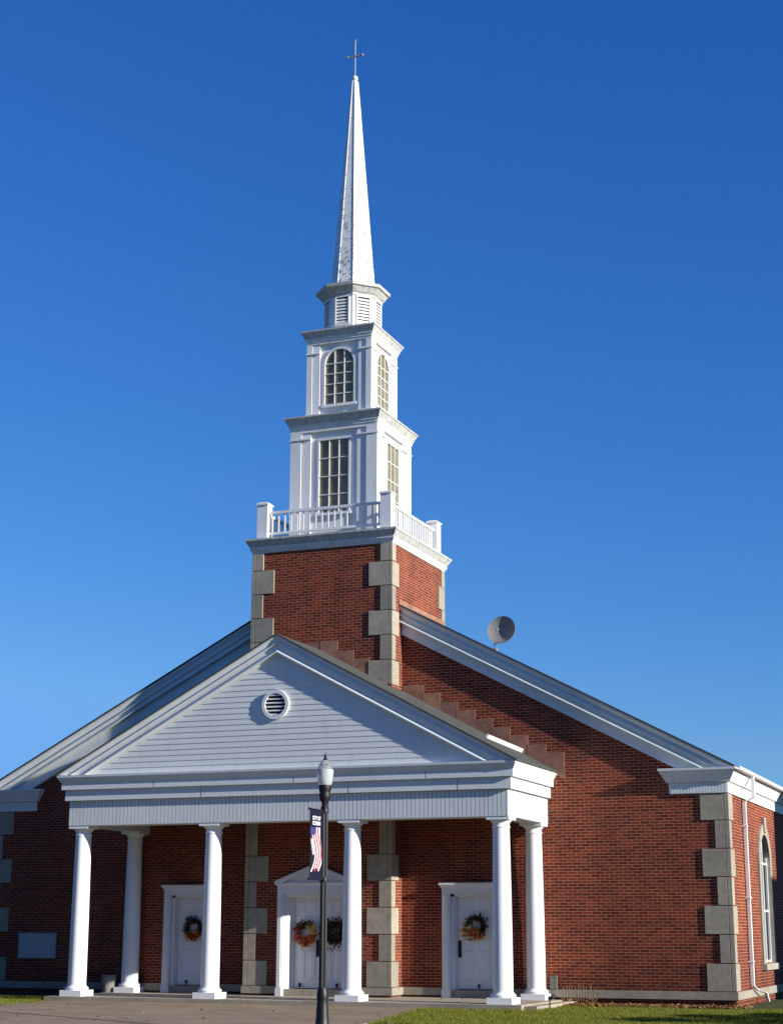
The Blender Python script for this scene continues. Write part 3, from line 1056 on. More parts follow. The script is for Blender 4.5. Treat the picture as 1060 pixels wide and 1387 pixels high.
col_xy = [(-CX, -2.68), (-CX/3, -2.68), (CX/3, -2.68), (CX, -2.68), (-CX, -0.27), (CX, -0.27)]
col.location = (*col_xy[0], 0)
for x, y in col_xy[1:]:
    c = col.copy(); COL.objects.link(c); c.parent = church; c.location = (x, y, 0)
    for ch in (cap, base):
        k = ch.copy(); COL.objects.link(k); k.parent = c

# ---------------------------------------------------------------- doors
def panel(bm, x0, x1, z0, z1, y):
    e = 0.03
    hexa(bm, [(x0, y, z0), (x1, y, z0), (x1, y, z1), (x0, y, z1),
              (x0+e, y-0.016, z0+e), (x1-e, y-0.016, z0+e), (x1-e, y-0.016, z1-e), (x0+e, y-0.016, z1-e)])

def door_leaf(x0, x1, z0, z1, y, handle_x, stop_x):
    bm = bm_new()
    box(bm, x0, x1, y, y+0.05, z0, z1)
    w = x1-x0
    m = 0.11
    xm = (x0+x1)/2
    H = z1-z0
    for a, b in ((z0+0.2, z0+0.42*H), (z0+0.50*H, z0+0.80*H), (z0+0.84*H, z1-0.09)):
        panel(bm, x0+m, xm-0.045, a, b, y)
        panel(bm, xm+0.045, x1-m, a, b, y)
    d = finish('door', bm, M['door'], church)
    bm = bm_new()
    zc = 1.17
    box(bm, handle_x-0.035, handle_x+0.035, y-0.012, y, zc-0.19, zc+0.19)
    tube(bm, [(handle_x, y-0.01, zc-0.13), (handle_x, y-0.06, zc-0.11), (handle_x, y-0.065, zc), (handle_x, y-0.06, zc+0.08), (handle_x, y-0.01, zc+0.10)], 0.016, 8)
    finish('handle', bm, M['handle'], d)
    bm = bm_new()
    box(bm, stop_x-0.025, stop_x+0.025, y-0.03, y, z0+0.05, z0+0.11)
    tube(bm, [(stop_x, y-0.03, z0+0.09), (stop_x+0.03, y-0.07, z0+0.02)], 0.018, 8)
    finish('door_stop', bm, M['handle'], d)
    bm = bm_new()
    box(bm, x0, x1, y-0.004, y+0.03, z0-0.03, z0-0.004)
    finish('door_sweep', bm, M['slot'], d)
    return d

for s in (1, -1):
    xc = s*3.63
    # casing and entablature head
    bm = bm_new()
    for t in (-1, 1):
        a, b = sorted((xc+t*0.565, xc+t*0.755))
        box(bm, a, b, -0.10, 0.0, FL, 2.40)
        a, b = sorted((xc+t*0.60, xc+t*0.72))
        box(bm, a, b, -0.118, -0.10, FL+0.18, 2.36)
        a, b = sorted((xc+t*0.555, xc+t*0.765))
        box(bm, a, b, -0.122, 0.0, FL-0.001, FL+0.17)
        # jamb
        a, b = sorted((xc+t*0.49, xc+t*0.575))
        box(bm, a, b, 0.0, 0.30, FL, 2.42)
        a, b = sorted((xc+t*0.455, xc+t*0.49))
        box(bm, a, b, 0.10, 0.30, FL, 2.42)
    box(bm, xc-0.755, xc+0.755, -0.10, 0.0, 2.40, 2.53)
    sweep(bm, [(xc-0.755, 0.0), (xc-0.755, -0.10), (xc+0.755, -0.10), (xc+0.755, 0.0)],
          [(-0.05, 2.53), (0.012, 2.53), (0.02, 2.56), (0.05, 2.60), (0.06, 2.605), (0.06, 2.65), (-0.05, 2.655)])
    box(bm, xc-0.575, xc+0.575, 0.0, 0.30, 2.34, 2.459)
    finish('door_surround', bm, M['door'], church)
    bm = bm_new()
    box(bm, xc-0.565, xc+0.565, -0.03, 0.30, FL-0.002, 0.265)
    finish('threshold', bm, M['porch'], church)
    door_leaf(xc-0.453, xc+0.453, 0.285, 2.338, 0.15, xc-s*0.40, xc+0.05 if s > 0 else xc-0.2)

# central double door with a small pediment, set back between splayed jambs
bm = bm_new()
cxd = -0.015
YF = TY0-0.10
YD = -0.42
for t in (-1, 1):
    a, b = sorted((cxd+t*0.83, cxd+t*0.965))
    box(bm, a, b, YF, TY0, FL, 2.40)
    a, b = sorted((cxd+t*0.86, cxd+t*0.945))
    box(bm, a, b, YF-0.018, YF, FL+0.2, 2.36)
    a, b = sorted((cxd+t*0.822, cxd+t*0.975))
    box(bm, a, b, YF-0.025, TY0, FL-0.001, FL+0.18)
    # splayed jamb
    prism(bm, [(cxd+t*0.835, YF+0.004), (cxd+t*0.70, YD-0.06), (cxd+t*0.70, YD+0.06), (cxd+t*0.813, YD+0.06), (cxd+t*0.813, TY0-0.001), (cxd+t*0.829, TY0-0.001)], 'z', FL+0.001, 2.399)
    a, b = sorted((cxd+t*0.675, cxd+t*0.70))
    box(bm, a, b, YD-0.05, YD+0.05, FL, 2.36)
box(bm, cxd-0.965, cxd+0.965, YF, TY0, 2.40, 2.60)
box(bm, cxd-0.812, cxd+0.812, TY0, YD+0.06, 2.33, 2.449)
sweep(bm, [(cxd-0.965, TY0), (cxd-0.965, YF), (cxd+0.965, YF), (cxd+0.965, TY0)],
      [(-0.05, 2.60), (0.01, 2.60), (0.05, 2.63), (0.06, 2.665), (-0.05, 2.668)])
prism(bm, [(cxd-0.93, 2.666), (cxd+0.93, 2.666), (cxd, 3.03)], 'y', YF+0.01, TY0)
for t in (-1, 1):
    prism(bm, [(cxd+t*1.025, 2.669), (cxd+t*1.025, 2.70), (cxd, 3.09), (cxd, 3.0), (cxd+t*0.80, 2.669)], 'y', YF-0.06, TY0)
finish('door_surround', bm, M['door'], church)
bm = bm_new()
box(bm, cxd-0.812, cxd+0.812, TY0-0.03, -0.12, FL-0.002, 0.255)
finish('threshold', bm, M['porch'], church)
door_leaf(cxd-0.673, cxd-0.004, 0.275, 2.328, YD, cxd-0.075, cxd-0.52)
door_leaf(cxd+0.004, cxd+0.673, 0.275, 2.328, YD, cxd+0.075, cxd+0.42)

# ---------------------------------------------------------------- wreaths
def leaf_cloud(pts, size, rng, flat=0.5):
    V, Fc = [], []
    for p in pts:
        a = rng.normal(size=3); a[1] *= flat; a /= np.linalg.norm(a)
        b = rng.normal(size=3); b -= a*b.dot(a); b /= np.linalg.norm(b)
        s = size*rng.uniform(0.6, 1.3)
        c = np.cross(a, b)*s*0.18
        k = len(V)
        V += [p-a*s*0.5, p+b*s*0.28+c, p+a*s*0.5, p-b*s*0.28+c]
        Fc.append((k, k+1, k+2, k+3))
    return V, Fc

def wreath(x, y, z, r, label, palette, seed, bow=None):
    w = empty('wreath', label, 'wreath', (x, y, z), 'autumn wreaths on the church doors')
    rng = np.random.default_rng(seed)
    bm = bm_new()
    ns, mt = 28, 8
    for i in range(3):
        pts = [((r+0.018*math.sin(5*t+i*2))*math.cos(t), 0.02*math.cos(4*t+i*2), (r+0.018*math.cos(5*t+i*2))*math.sin(t)) for t in [2*math.pi*k/ns for k in range(ns)]]
        pts.append(pts[0])
        tube(bm, pts, 0.026, 6)
    finish('vine_ring', bm, M['twig'], w)
    for mat, nm, cnt, size, (a0, a1), rj in palette:
        pts = []
        for _ in range(cnt):
            t = R(rng.uniform(a0, a1))
            q = abs(rng.normal())*rj*rng.choice([-1, 1])
            rr = r + q
            pts.append(np.array([rr*math.cos(t), -0.03-abs(rng.normal())*0.03, rr*math.sin(t)]))
        V, Fc = leaf_cloud(pts, size, rng)
        from_np(nm, [tuple(v) for v in V], Fc, M[mat], w)
    return w
G = 0.045
# left leaf of the double door: rich orange / red with yellow at upper right
wreath(-0.365, YD-0.05, 1.52, 0.215, 'orange and red autumn wreath with yellow blooms on the left leaf of the double door',
       [('wgreen', 'greenery', 90, 0.085, (50, 150), 0.045), ('wred', 'blossoms', 130, 0.085, (115, 300), 0.05),
        ('worange', 'blossoms', 210, 0.085, (195, 375), 0.055), ('wyellow', 'blossoms', 90, 0.095, (-5, 65), 0.05), ('wcream', 'blossoms', 18, 0.08, (10, 75), 0.05)], 3)
wreath(0.37, YD-0.05, 1.53, 0.215, 'dark brown shaded wreath on the right leaf of the double door, beside a column',
       [('wbrown', 'leaves', 480, 0.085, (0, 360), 0.07), ('wgreen', 'greenery', 90, 0.08, (0, 360), 0.06), ('wred', 'blossoms', 30, 0.07, (120, 240), 0.06)], 5)
wreath(3.63, 0.09, 1.68, 0.20, 'green wreath with orange flowers along its lower left on the sunlit right side door',
       [('wgreen', 'greenery', 210, 0.075, (-40, 220), 0.035), ('wbrown', 'leaves', 60, 0.08, (-60, 60), 0.045), ('worange', 'blossoms', 170, 0.09, (195, 320), 0.06),
        ('wyellow', 'blossoms', 80, 0.09, (165, 240), 0.055), ('wcream', 'blossoms', 16, 0.06, (95, 140), 0.04)], 8)
wreath(-3.64, 0.09, 1.62, 0.20, 'dark wreath with rust flowers at its bottom on the shaded left side door',
       [('wbrown', 'leaves', 230, 0.08, (0, 360), 0.04), ('wgreen', 'greenery', 80, 0.08, (0, 180), 0.04), ('worange', 'blossoms', 120, 0.09, (215, 335), 0.055),
        ('wcream', 'blossoms', 12, 0.06, (150, 190), 0.04)], 13)

# ---------------------------------------------------------------- street lamp
LX, LY = 6.296, -14.644
lamp = empty('street_lamp', 'black cast iron street lamp with a frosted acorn globe in front of the portico', 'street lamp', (LX, LY, 0.0))
bm = bm_new()
lathe(bm, [(0.235, 0.0), (0.235, 0.05), (0.20, 0.07), (0.19, 0.13), (0.13, 0.19), (0.105, 0.26), (0.092, 0.38), (0.082, 0.56), (0.077, 0.62), (0.082, 0.64), (0.084, 0.70), (0.076, 0.755), (0.058, 0.80)], 24)
finish('lamp_base', bm, M['black'], lamp, True)
bm = bm_new()
nfl = 16
rings = []
for z, r in ((0.79, 0.056), (2.0, 0.052), (3.36, 0.047)):
    rings.append([bm.verts.new(((r*(1.0 if i % 2 else 0.88))*math.cos(math.pi*i/nfl), (r*(1.0 if i % 2 else 0.88))*math.sin(math.pi*i/nfl), z)) for i in range(2*nfl)])
for a, b in zip(rings[:-1], rings[1:]):
    for i in range(2*nfl):
        j = (i+1) % (2*nfl)
        bm.faces.new((a[i], a[j], b[j], b[i]))
finish('post', bm, M['black'], lamp)
bm = bm_new()
lathe(bm, [(0.046, 3.30), (0.056, 3.32), (0.056, 3.345), (0.044, 3.36), (0.05, 3.41), (0.075, 3.45), (0.084, 3.52), (0.078, 3.55), (0.086, 3.575), (0.094, 3.62), (0.094, 3.655), (0.07, 3.66)], 24)
finish('globe_holder', bm, M['black'], lamp, True)
bm = bm_new()
nfl = 24
prof = [(0.088, 3.655), (0.098, 3.67), (0.112, 3.74), (0.121, 3.82), (0.1235, 3.865), (0.119, 3.885), (0.10, 3.895)]
lathe(bm, prof, 48)
for v in bm.verts:
    r = math.hypot(v.co.x, v.co.y)
    k = 1 + 0.012*math.cos(nfl*math.atan2(v.co.y, v.co.x))
    v.co.x *= k; v.co.y *= k
finish('globe', bm, M['globe'], lamp, True)
bm = bm_new()
lathe(bm, [(0.1, 3.896), (0.108, 3.90), (0.107, 3.915), (0.094, 3.955), (0.068, 3.995), (0.04, 4.017), (0.03, 4.022)], 40)
finish('globe_lid', bm, M['lid'], lamp, True)
bm = bm_new()
lathe(bm, [(0.03, 4.022), (0.034, 4.035), (0.016, 4.05), (0.022, 4.07), (0.02, 4.09), (0.008, 4.11), (0.004, 4.14)], 16)
finish('finial', bm, M['black'], lamp, True)
bm = bm_new()
for z in (3.285, 2.30):
    tube(bm, [(0, 0.0, z), (0, -0.53, z)], 0.0105, 8)
    lathe(bm, [(0.06, z-0.03), (0.062, z), (0.06, z+0.03)], 16)
    lathe(bm, [(0.008, z-0.02), (0.02, z), (0.008, z+0.02)], 10, 0, -0.545)
finish('banner_arm', bm, M['black'], lamp, True)

# banner: hangs between the two arms, faces +x and -x
ban = empty('banner', 'navy pole banner with a waving striped flag and white lettering hung from the street lamp', 'banner', (LX, LY, 0.0))
BZ0, BZ1, BY0, BY1 = 2.30, 3.285, -0.515, -0.065
def ban_x(u, v):
    return 0.006*math.sin(v*5+u*3)
def ban_pt(u, v, off):
    return (ban_x(u, v)+off, BY0+u*(BY1-BY0), BZ0+v*(BZ1-BZ0))
def ban_strip(bm, top, bot, off, n=24):
    """quads between two lists of (u,v)"""
    a = [bm.verts.new(ban_pt(u, v, off)) for u, v in top]
    b = [bm.verts.new(ban_pt(u, v, off)) for u, v in bot]
    for i in range(len(a)-1):
        bm.faces.new((a[i], a[i+1], b[i+1], b[i]))
bm = bm_new()
nu, nv = 6, 24
g = [[[bm.verts.new(ban_pt(i/nu, j/nv, o)) for i in range(nu+1)] for j in range(nv+1)] for o in (0.0016, -0.0016)]
for k in range(2):
    for j in range(nv):
        for i in range(nu):
            bm.faces.new((g[k][j][i], g[k][j][i+1], g[k][j+1][i+1], g[k][j+1][i]))
for j in range(nv):
    for i in (0, nu):
        bm.faces.new((g[0][j][i], g[0][j+1][i], g[1][j+1][i], g[1][j][i]))
for i in range(nu):
    for j in (0, nv):
        bm.faces.new((g[0][j][i], g[0][j][i+1], g[1][j][i+1], g[1][j][i]))
cloth = finish('cloth', bm, M['navy'], ban)
# flag: a pale waving cloth whose stripes run down it in S-curves
def fl(k, v):
    """u of stripe edge k (0..1) at height v"""
    c = 0.50 + 0.13*math.sin((v-0.10)*8.5) + 0.22*(v-0.45)
    half = 0.42 - 0.12*abs(v-0.42)
    return min(0.95, max(0.05, c + (k-0.5)*2*half))
nb = 7
FV0, FV1 = 0.10, 0.745
for mat, nm, par in (('bwhite', 'white_stripe', 0), ('bred', 'red_stripe', 1)):
    for k in range(nb):
        if k % 2 != par:
            continue
        bm = bm_new()
        v0 = FV0 + 0.055*abs(math.sin(k*1.1))
        v1 = FV1 - 0.03*max(0, 4-k) - 0.02*(k % 2)
        vs = [v0+(v1-v0)*i/30 for i in range(31)]
        kk = lambda q, v: min(1, max(0, (q + 1.6*math.sin((v-0.2)*6.0))/nb*0.82 + 0.09))
        for off in (0.0026, -0.0026):
            ban_strip(bm, [(fl(kk(k, v), v), v) for v in vs], [(fl(kk(k+(1.25 if par == 0 else 0.85), v), v), v) for v in vs], off + (0.0004 if off > 0 else -0.0004)*par)
        finish(nm, bm, M[mat], cloth)
bm = bm_new()
for off in (0.0038, -0.0038):
    vs = [0.34+0.24*i/14 for i in range(15)]
    ban_strip(bm, [(fl(0.0, v)+0.01, v) for v in vs], [(fl(0.0, v)+0.06+0.30*abs(math.sin(math.pi*(v-0.34)/0.24))**0.8, v) for v in vs], off)
finish('grey_emblem', bm, M['bgrey'], cloth)
bm = bm_new()
for off in (0.0042, -0.0042):
    vs = [0.63+0.11*i/8 for i in range(9)]
    ban_strip(bm, [(0.05, v) for v in vs], [(0.28+0.20*math.sin(math.pi*(v-0.58)/0.3), v) for v in vs], off)
finish('blue_canton', bm, M['bblue'], cloth)
def text_obj(s, size, mat, parent, y, z, rot, x):
    cu = bpy.data.curves.new('lettering', 'FONT')
    cu.body = s; cu.size = size; cu.align_x = 'CENTER'; cu.extrude = 0.0006
    cu.offset = size*0.03
    tmp = bpy.data.objects.new('lettering', cu)
    COL.objects.link(tmp)
    dg = bpy.context.evaluated_depsgraph_get()
    me = bpy.data.meshes.new_from_object(tmp.evaluated_get(dg))
    bpy.data.objects.remove(tmp)
    me.materials.clear(); me.materials.append(mat)
    o = bpy.data.objects.new('lettering', me)
    COL.objects.link(o)
    o.parent = parent
    o.rotation_euler = rot
    o.location = (x, y, z)
    return o
for x, rz in ((0.010, R(90)), (-0.010, R(-90))):
    yc = (BY0+BY1)/2 - 0.02*(1 if x > 0 else -1)
    text_obj('CITY OF', 0.075, M['bletter'], cloth, yc, 3.135, (R(90), 0, rz), x)
    text_obj('CORBIN', 0.075, M['bletter'], cloth, yc, 3.062, (R(90), 0, rz), x)

# ---------------------------------------------------------------- satellite dish on the nave roof
DP = Vector((4.05, 1.0, 8.70))
dish = empty('satellite_dish', 'grey satellite dish on a thin bent mast above the right roof slope', 'satellite dish', (3.85, 1.0, RZ-RS*3.85+0.045))
nrm = Vector((-0.02, -0.95, 0.22)).normalized()
ux = nrm.cross(Vector((0, 0, 1))).normalized(); uz = ux.cross(nrm)
L0 = Vector(dish.location)
bm = bm_new()
rings = []
RD = 0.36
for side in (0, 1):
    rr = []
    for i in range(8):
        r = RD*i/7
        dep = 0.095*((r/RD)**2-1) - 0.012*side
        if i == 0:
            rr.append([bm.verts.new(DP-L0+nrm*dep)])
        else:
            rr.append([bm.verts.new(DP-L0+nrm*dep + ux*r*math.cos(2*math.pi*k/36)+uz*r*1.0*math.sin(2*math.pi*k/36)) for k in range(36)])
    rings.append(rr)
for rr in rings:
    for k in range(36):
        bm.faces.new((rr[0][0], rr[1][k], rr[1][(k+1) % 36]))
    for a, b in zip(rr[1:-1], rr[2:]):
        for k in range(36):
            bm.faces.new((a[k], a[(k+1) % 36], b[(k+1) % 36], b[k]))
a, b = rings[0][-1], rings[1][-1]
for k in range(36):
    bm.faces.new((a[k], a[(k+1) % 36], b[(k+1) % 36], b[k]))
finish('reflector', bm, M['dish'], dish, True)
bm = bm_new()
bk = DP-L0-nrm*0.12
tube(bm, [(0, 0, -0.02), (0.02, 0.0, 0.10), (bk.x*0.8, bk.y*0.8, bk.z-0.14), tuple(bk)], 0.02, 8)
box(bm, -0.09, 0.09, -0.07, 0.07, -0.05, 0.02)
finish('mast', bm, M['galv'], dish, True)
bm = bm_new()
lo = DP-L0-uz*0.34+nrm*0.0
tip = DP-L0-uz*0.14+nrm*0.34-ux*0.0
tube(bm, [tuple(lo), tuple(tip)], 0.013, 8)
tube(bm, [tuple(tip-nrm*0.02), tuple(tip-nrm*0.10+uz*0.05)], 0.035, 10)
finish('feed_arm', bm, M['galv'], dish, True)

# ---------------------------------------------------------------- small things
pl = empty('wall_plaque', 'pale blank rectangular plaque on the shaded brick wall left of the portico', 'plaque', (-8.02, 0.0, 0.9))
bm = bm_new()
box(bm, -0.53, 0.53, -0.03, 0.0, 0.0, 0.575)
finish('plaque_panel', bm, M['plaque'], pl)
bm = bm_new()
for x0, x1, z0, z1 in ((-0.545, 0.545, -0.02, 0.0), (-0.545, 0.545, 0.575, 0.595), (-0.545, -0.53, 0.0, 0.575), (0.53, 0.545, 0.0, 0.575)):
    box(bm, x0, x1, -0.042, 0.0, z0, z1)
finish('plaque_frame', bm, M['plaque'], pl)

bn = empty('waste_bin', 'small grey waste bin by the brick wall beside the rear left column', 'waste bin', (-5.66, -0.42, FL))
bm = bm_new()
lathe(bm, [(0.15, 0.0), (0.16, 0.02), (0.185, 0.36), (0.19, 0.37), (0.19, 0.40), (0.165, 0.405), (0.15, 0.39)], 24)
finish('bin_body', bm, M['bin'], bn, True)
bm = bm_new()
lathe(bm, [(0.15, 0.37), (0.155, 0.395), (0.06, 0.405), (0.0601, 0.38)], 24)
finish('sand_tray', bm, M['stone'], bn, True)

ub = empty('utility_box', 'small dark grey utility box on the brick wall right of the rear right column', 'utility box', (5.50, 0.0, 0.0))
bm = bm_new()
box(bm, -0.075, 0.075, -0.09, 0.0, 0.33, 0.585)
box(bm, -0.085, 0.085, -0.10, 0.0, 0.585, 0.61)
finish('cabinet', bm, M['lead'], ub)
bm = bm_new()
tube(bm, [(0.0, -0.05, 0.34), (0.0, -0.07, 0.12), (0.0, -0.07, -0.05)], 0.025, 8)
finish('conduit', bm, M['lead'], ub, True)
stk = bm_new()
tube(stk, [(0, 0, -0.1), (0.01, 0, 0.24)], 0.013, 6)
box(stk, -0.03, 0.04, -0.008, 0.008, 0.17, 0.25)
o = finish('garden_stake', stk, M['black'], None, loc=(6.02, -2.2, 0.0))
tag(o, 'short black garden stake in the grass beside the right end of the porch', 'stake')

dp = empty('dry_plant', 'row of dry upright stalks against the brick foot just right of the portico', 'plant', (5.98, -0.16, 0.0))
rng = np.random.default_rng(4)
bm = bm_new()
for k in range(13):
    x = -0.26 + k*0.062 + rng.normal()*0.008
    tube(bm, [(x, 0, 0.0), (x+rng.normal()*0.01, -0.01, 0.2), (x+rng.normal()*0.02, -0.02, 0.36+rng.uniform(0, 0.1))], 0.007, 5, 0.004)
finish('stalk', bm, M['stalk'], dp)
pts = [np.array([rng.uniform(-0.28, 0.52), rng.uniform(-0.06, 0.03), rng.uniform(0.02, 0.14)]) for _ in range(90)]
V, Fc = leaf_cloud(pts, 0.07, rng)
from_np('foliage', [tuple(v) for v in V], Fc, M['leaf'], dp)

# ---------------------------------------------------------------- ground
def sheet(name, poly, z, mat, thick=None):
    bm = bm_new()
    if thick:
        prism(bm, poly, 'z', z-thick, z)
    else:
        bm.faces.new([bm.verts.new((x, y, z)) for x, y in poly])
    o = finish(name, bm, mat)
    tag(o, kind='structure')
    return o
gr = sheet('ground', [(-900, -900), (900, -900), (900, 900), (-900, 900)], -0.02, M['turf'])
bm = bm_new()
wx0, wx1 = -5.3, 4.25
edge_r = [(3.55, -3.2), (3.9, -5.0), (4.45, -7.6), (5.0, -11.0), (5.2, -16.0)]
ypts = [-3.22, -5.0, -7.6, -11.0, -16.0]
for (a, ya), (b, yb) in zip(edge_r[:-1], edge_r[1:]):
    hexa(bm, [(wx0, ya, -0.2), (a, ya, -0.2), (b, yb, -0.2), (wx0, yb, -0.2), (wx0, ya, 0.012), (a, ya, 0.012), (b, yb, 0.012), (wx0, yb, 0.012)])
walk = finish('path', bm, M['concrete'])
tag(walk, kind='structure')
bm = bm_new()
def groove(x0, y0, x1, y1, w=0.03):
    d = Vector((x1-x0, y1-y0)).normalized()
    n_ = Vector((d.y, -d.x))*w/2
    bm.faces.new([bm.verts.new((p[0], p[1], 0.0165)) for p in ((x0+n_.x, y0+n_.y), (x1+n_.x, y1+n_.y), (x1-n_.x, y1-n_.y), (x0-n_.x, y0-n_.y))])
groove(-5.28, -7.3, 4.6, -12.55, 0.06)
groove(-5.28, -4.6, 3.7, -4.62, 0.025)
finish('path_joint', bm, M['asphalt'])
tag(bpy.data.objects['path_joint'], kind='structure')
sheet('pavement', [(-60, -16.0), (60, -16.0), (60, -18.5), (-60, -18.5)], 0.012, M['concrete'], 0.2)
sheet('kerb', [(-60, -18.5), (60, -18.5), (60, -18.7), (-60, -18.7)], 0.016, M['porch'], 0.25)
sheet('road', [(-120, -18.7), (120, -18.7), (120, -41.0), (-120, -41.0)], -0.012, M['asphalt'])
# planting bed along the right front wall
sheet('planting_bed', [(5.75, -1.05), (9.9, -1.05), (9.9, 0.0), (5.75, 0.0)], 0.004, M['soil'])
sheet('planting_bed', [(-9.9, -1.05), (-5.7, -1.05), (-5.7, 0.0), (-9.9, 0.0)], 0.004, M['soil'])

# grass blades: right lawn and the patch left of the path
def in_walk(x, y):
    er = np.interp(-y, [3.2, 5.0, 7.6, 11.0, 16.0], [3.55, 3.9, 4.45, 5.0, 5.2])
    return (x > wx0) & (x < er) & (y < -0.0)
def grass(n, x0, x1, y0, y1, h0, h1, bed):
    x = RNG.uniform(x0, x1, n); y = RNG.uniform(y0, y1, n)
    jit = 0.07*np.sin(y*9.0)+0.05*np.sin(y*23+1.0)
    ok = ~in_walk(x+jit, y) & ~((x > -5.75) & (x < 6.03) & (y > -3.25)) & (y < -0.98+0.10*np.sin(x*2.3)+0.05*np.sin(x*9)) if bed else None
    x, y = x[ok], y[ok]
    m = len(x)
    patch = 0.5+0.5*np.sin(x*1.7+np.sin(y*1.3)*1.4)*np.cos(y*2.1+x*0.6)
    h = RNG.uniform(h0, h1, m)*(0.65+0.5*patch)
    a = RNG.uniform(0, 2*np.pi, m); w = RNG.uniform(0.004, 0.008, m)
    lx, ly = RNG.normal(0, 0.35, m)*h, RNG.normal(0, 0.35, m)*h
    dx, dy = np.cos(a)*w, np.sin(a)*w
    z0 = np.full(m, -0.021)
    P = np.stack([np.stack([x-dx, y-dy, z0], 1), np.stack([x+dx, y+dy, z0], 1), np.stack([x+lx, y+ly, z0+h], 1)], 1).reshape(-1, 3)
    return P
P = np.concatenate([grass(150000, 3.4, 13.0, -9.0, -0.55, 0.04, 0.08, True), grass(42000, -11.0, -5.2, -6.5, -0.55, 0.04, 0.08, True)])
Fc = np.arange(len(P)).reshape(-1, 3)
go = from_np('grass', P, Fc, M['grass'])
tag(go, 'short green lawn grass in front of the church beside the concrete walk', 'grass', kind='stuff')
# fallen leaves in the bed and on the lawn
rng = np.random.default_rng(21)
pts = [np.array([rng.uniform(5.9, 9.9), rng.uniform(-1.12, -0.05), rng.uniform(0.01, 0.05)]) for _ in range(3200)]
pts += [np.array([rng.uniform(5.0, 11.5), rng.uniform(-6.5, -0.8), rng.uniform(0.02, 0.07)]) for _ in range(70)]
pts += [np.array([rng.uniform(-5.2, 4.2), rng.uniform(-11.5, -3.25), 0.022]) for _ in range(60)]
pts += [np.array([rng.uniform(-5.5, 5.5), rng.uniform(-3.1, -0.3), 0.108]) for _ in range(24)]
V, Fc = [], []
for p in pts:
    a = rng.uniform(0, 2*math.pi); t = rng.normal()*0.4
    s = rng.uniform(0.025, 0.05)
    u = np.array([math.cos(a), math.sin(a), t])*s; w = np.array([-math.sin(a), math.cos(a), rng.normal()*0.4])*s*0.6
    k = len(V)
    V += [p-u, p-w*0.9, p+u, p+w*0.9]
    Fc.append((k, k+1, k+2, k+3))
lo = from_np('fallen_leaves', [tuple(v) for v in V], Fc, M['leaf'])
tag(lo, 'brown fallen leaves scattered on the walk and along the planting bed under the right brick wall', 'leaves', kind='stuff')

# ---------------------------------------------------------------- added buildings, evergreens and shrubs out of view: cast shade, block sky light
def block(label, x0, x1, y0, y1, H, mat, faces, wing=None, group=None):
    """plain masonry block with parapet and rows of windows on the faces given ('-x', '+x', '+y')"""
    t = empty('added_brick_building', label, 'building', (x0, y0, 0.0))
    W, D = x1-x0, y1-y0
    bm = bm_new()
    box(bm, 0, W, 0, D, -0.3, H)
    if wing:
        box(bm, 0, 6, wing[0], 0, -0.3, wing[1])
    finish('wall', bm, mat, t)
    bm = bm_new()
    sweep(bm, [(0, 0), (W, 0), (W, D), (0, D)], [(-0.3, H), (0.06, H), (0.08, H+0.12), (-0.3, H+0.12)], closed=True)
    finish('parapet', bm, M['stone'], t)
    for f in faces:
        L = D if f in ('-x', '+x') else W
        n = max(2, int(L/3.2))
        for i in range(n):
            c = L*(i+0.5)/n
            z0 = 1.0
            while z0+1.9 < H:
                def pb(bm, u0, u1, d, za, zb):
                    if f == '-x':
                        box(bm, -d, 0, c+u0, c+u1, za, zb)
                    elif f == '+x':
                        box(bm, W, W+d, c+u0, c+u1, za, zb)
                    else:
                        box(bm, c+u0, c+u1, D, D+d, za, zb)
                bm = bm_new()
                pb(bm, -0.65, 0.65, 0.06, z0-0.1, z0)
                pb(bm, -0.62, -0.55, 0.04, z0, z0+1.8); pb(bm, 0.55, 0.62, 0.04, z0, z0+1.8)
                pb(bm, -0.62, 0.62, 0.045, z0+1.8, z0+1.87); pb(bm, -0.55, 0.55, 0.035, z0+0.87, z0+0.93)
                w = finish('window', bm, M['paint'], t)
                bm = bm_new()
                pb(bm, -0.55, 0.55, 0.02, z0, z0+1.8)
                finish('pane', bm, M['darkglass'], w)
                z0 += 3.1
    return t
block('tan brick block added out of view right of the church to shade its right end', 24.0, 35.0, 4.17, 18.0, 10.5, M['brick_b'], ('-x',), (-1.2, 7.66))  # unseen block added, sized so its shadow falls on the right end
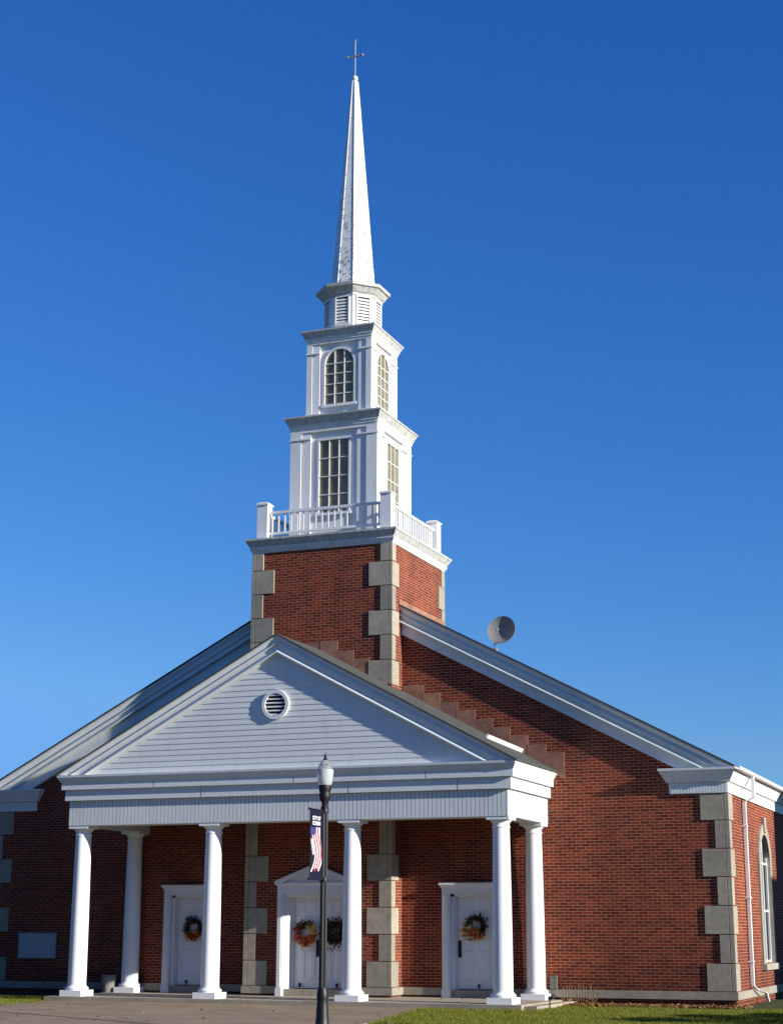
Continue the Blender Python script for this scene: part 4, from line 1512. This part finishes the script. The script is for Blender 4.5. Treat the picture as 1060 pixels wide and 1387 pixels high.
def conifer(x, y, H, rad, label, seed):  # unseen trees added to keep sky light off the left wall
    t = empty('added_evergreen', label, 'tree', (x, y, 0.0), 'unseen evergreens added left of the church to block sky light')
    rng = np.random.default_rng(seed)
    bm = bm_new()
    tube(bm, [(0, 0, -0.2), (0.03, 0, H*0.5), (0, 0.02, H*0.97)], 0.22, 9, 0.03)
    tr = finish('trunk', bm, M['wood'], t)
    bm = bm_new()
    pts = []
    nb_ = 90
    for k in range(nb_):
        f = k/nb_
        z = 0.8 + (H-1.0)*f
        L = rad*(1-f)**0.8*rng.uniform(0.75, 1.15)
        a = k*2.4 + rng.normal()*0.3
        e = (L*math.cos(a), L*math.sin(a), z-0.18*L)
        tube(bm, [(0, 0, z), (e[0]*0.5, e[1]*0.5, z+0.03*L), e], 0.035, 5, 0.006)
        for q in range(int(26+70*L/rad)):
            u = rng.uniform(0.12, 1.0)
            w = 0.10+0.28*L*(1-u)
            pts.append(np.array([e[0]*u+rng.normal()*w*0.6, e[1]*u+rng.normal()*w*0.6, z-0.18*L*u*u+rng.normal()*0.12]))
    finish('limb', bm, M['wood'], tr)
    V, Fc = leaf_cloud(pts, 0.34, rng, 1.0)
    from_np('crown', [tuple(v) for v in V], Fc, M['needle'], t)
for args in ((-15.0, -2.0, 11.0, 2.9, 'evergreen tree nearest the left corner of the church', 31), (-17.5, -8.0, 13.0, 3.3, 'tallest evergreen tree on the left lawn', 32),
             (-14.6, -12.5, 9.5, 2.7, 'evergreen tree nearest the street on the left lawn', 33)):
    conifer(*args)
for x0, x1, H, lb in ((-34, -12, 12.0, 'added unseen red brick building across the street at its left end'), (-11.5, 12, 14.0, 'tallest added unseen red brick building across the street behind the viewer'),
                      (12.5, 34, 11.0, 'lowest added unseen red brick building across the street at its right end')):
    block(lb, x0, x1, -62.0, -48.0, H, M['brick'], ('+y',))  # added behind the viewer to cut low sky light into the porch

shr = [(13.3, -6.6, 1.65, 'taller rounded green shrub nearest the street, added out of view for its shade'),
       (13.4, -5.0, 1.4, 'middle rounded green shrub right of the church, added out of view for its shade'),
       (13.5, -3.6, 1.05, 'lowest rounded green shrub nearest the church wall, added out of view for its shade')]
for x, y, hh, lb in shr:  # added out of view to throw shade on the right grass
    s_ = empty('shrub', lb, 'shrub', (x, y, 0), 'unseen shrubs added to shade the right lawn')
    rng = np.random.default_rng(int(hh*100))
    pts = []
    for _ in range(2600):
        d = rng.normal(size=3); d /= np.linalg.norm(d)
        r = rng.uniform(0.45, 1.0)**0.5*(1+0.18*math.sin(d[0]*5+1)*math.cos(d[2]*6))
        pts.append(np.array([d[0]*0.75*r, d[1]*0.85*r, hh*0.52+d[2]*hh*0.5*r]))
    V, Fc = leaf_cloud(pts, 0.11, rng, 1.0)
    from_np('foliage', [tuple(v) for v in V], Fc, M['shrub'], s_)
    bm = bm_new()
    for k in range(5):
        a = k*1.26
        tube(bm, [(0.05*math.cos(a), 0.05*math.sin(a), -0.05), (0.3*math.cos(a), 0.3*math.sin(a), hh*0.6)], 0.02, 6, 0.008)
    finish('stem', bm, M['wood'], s_)
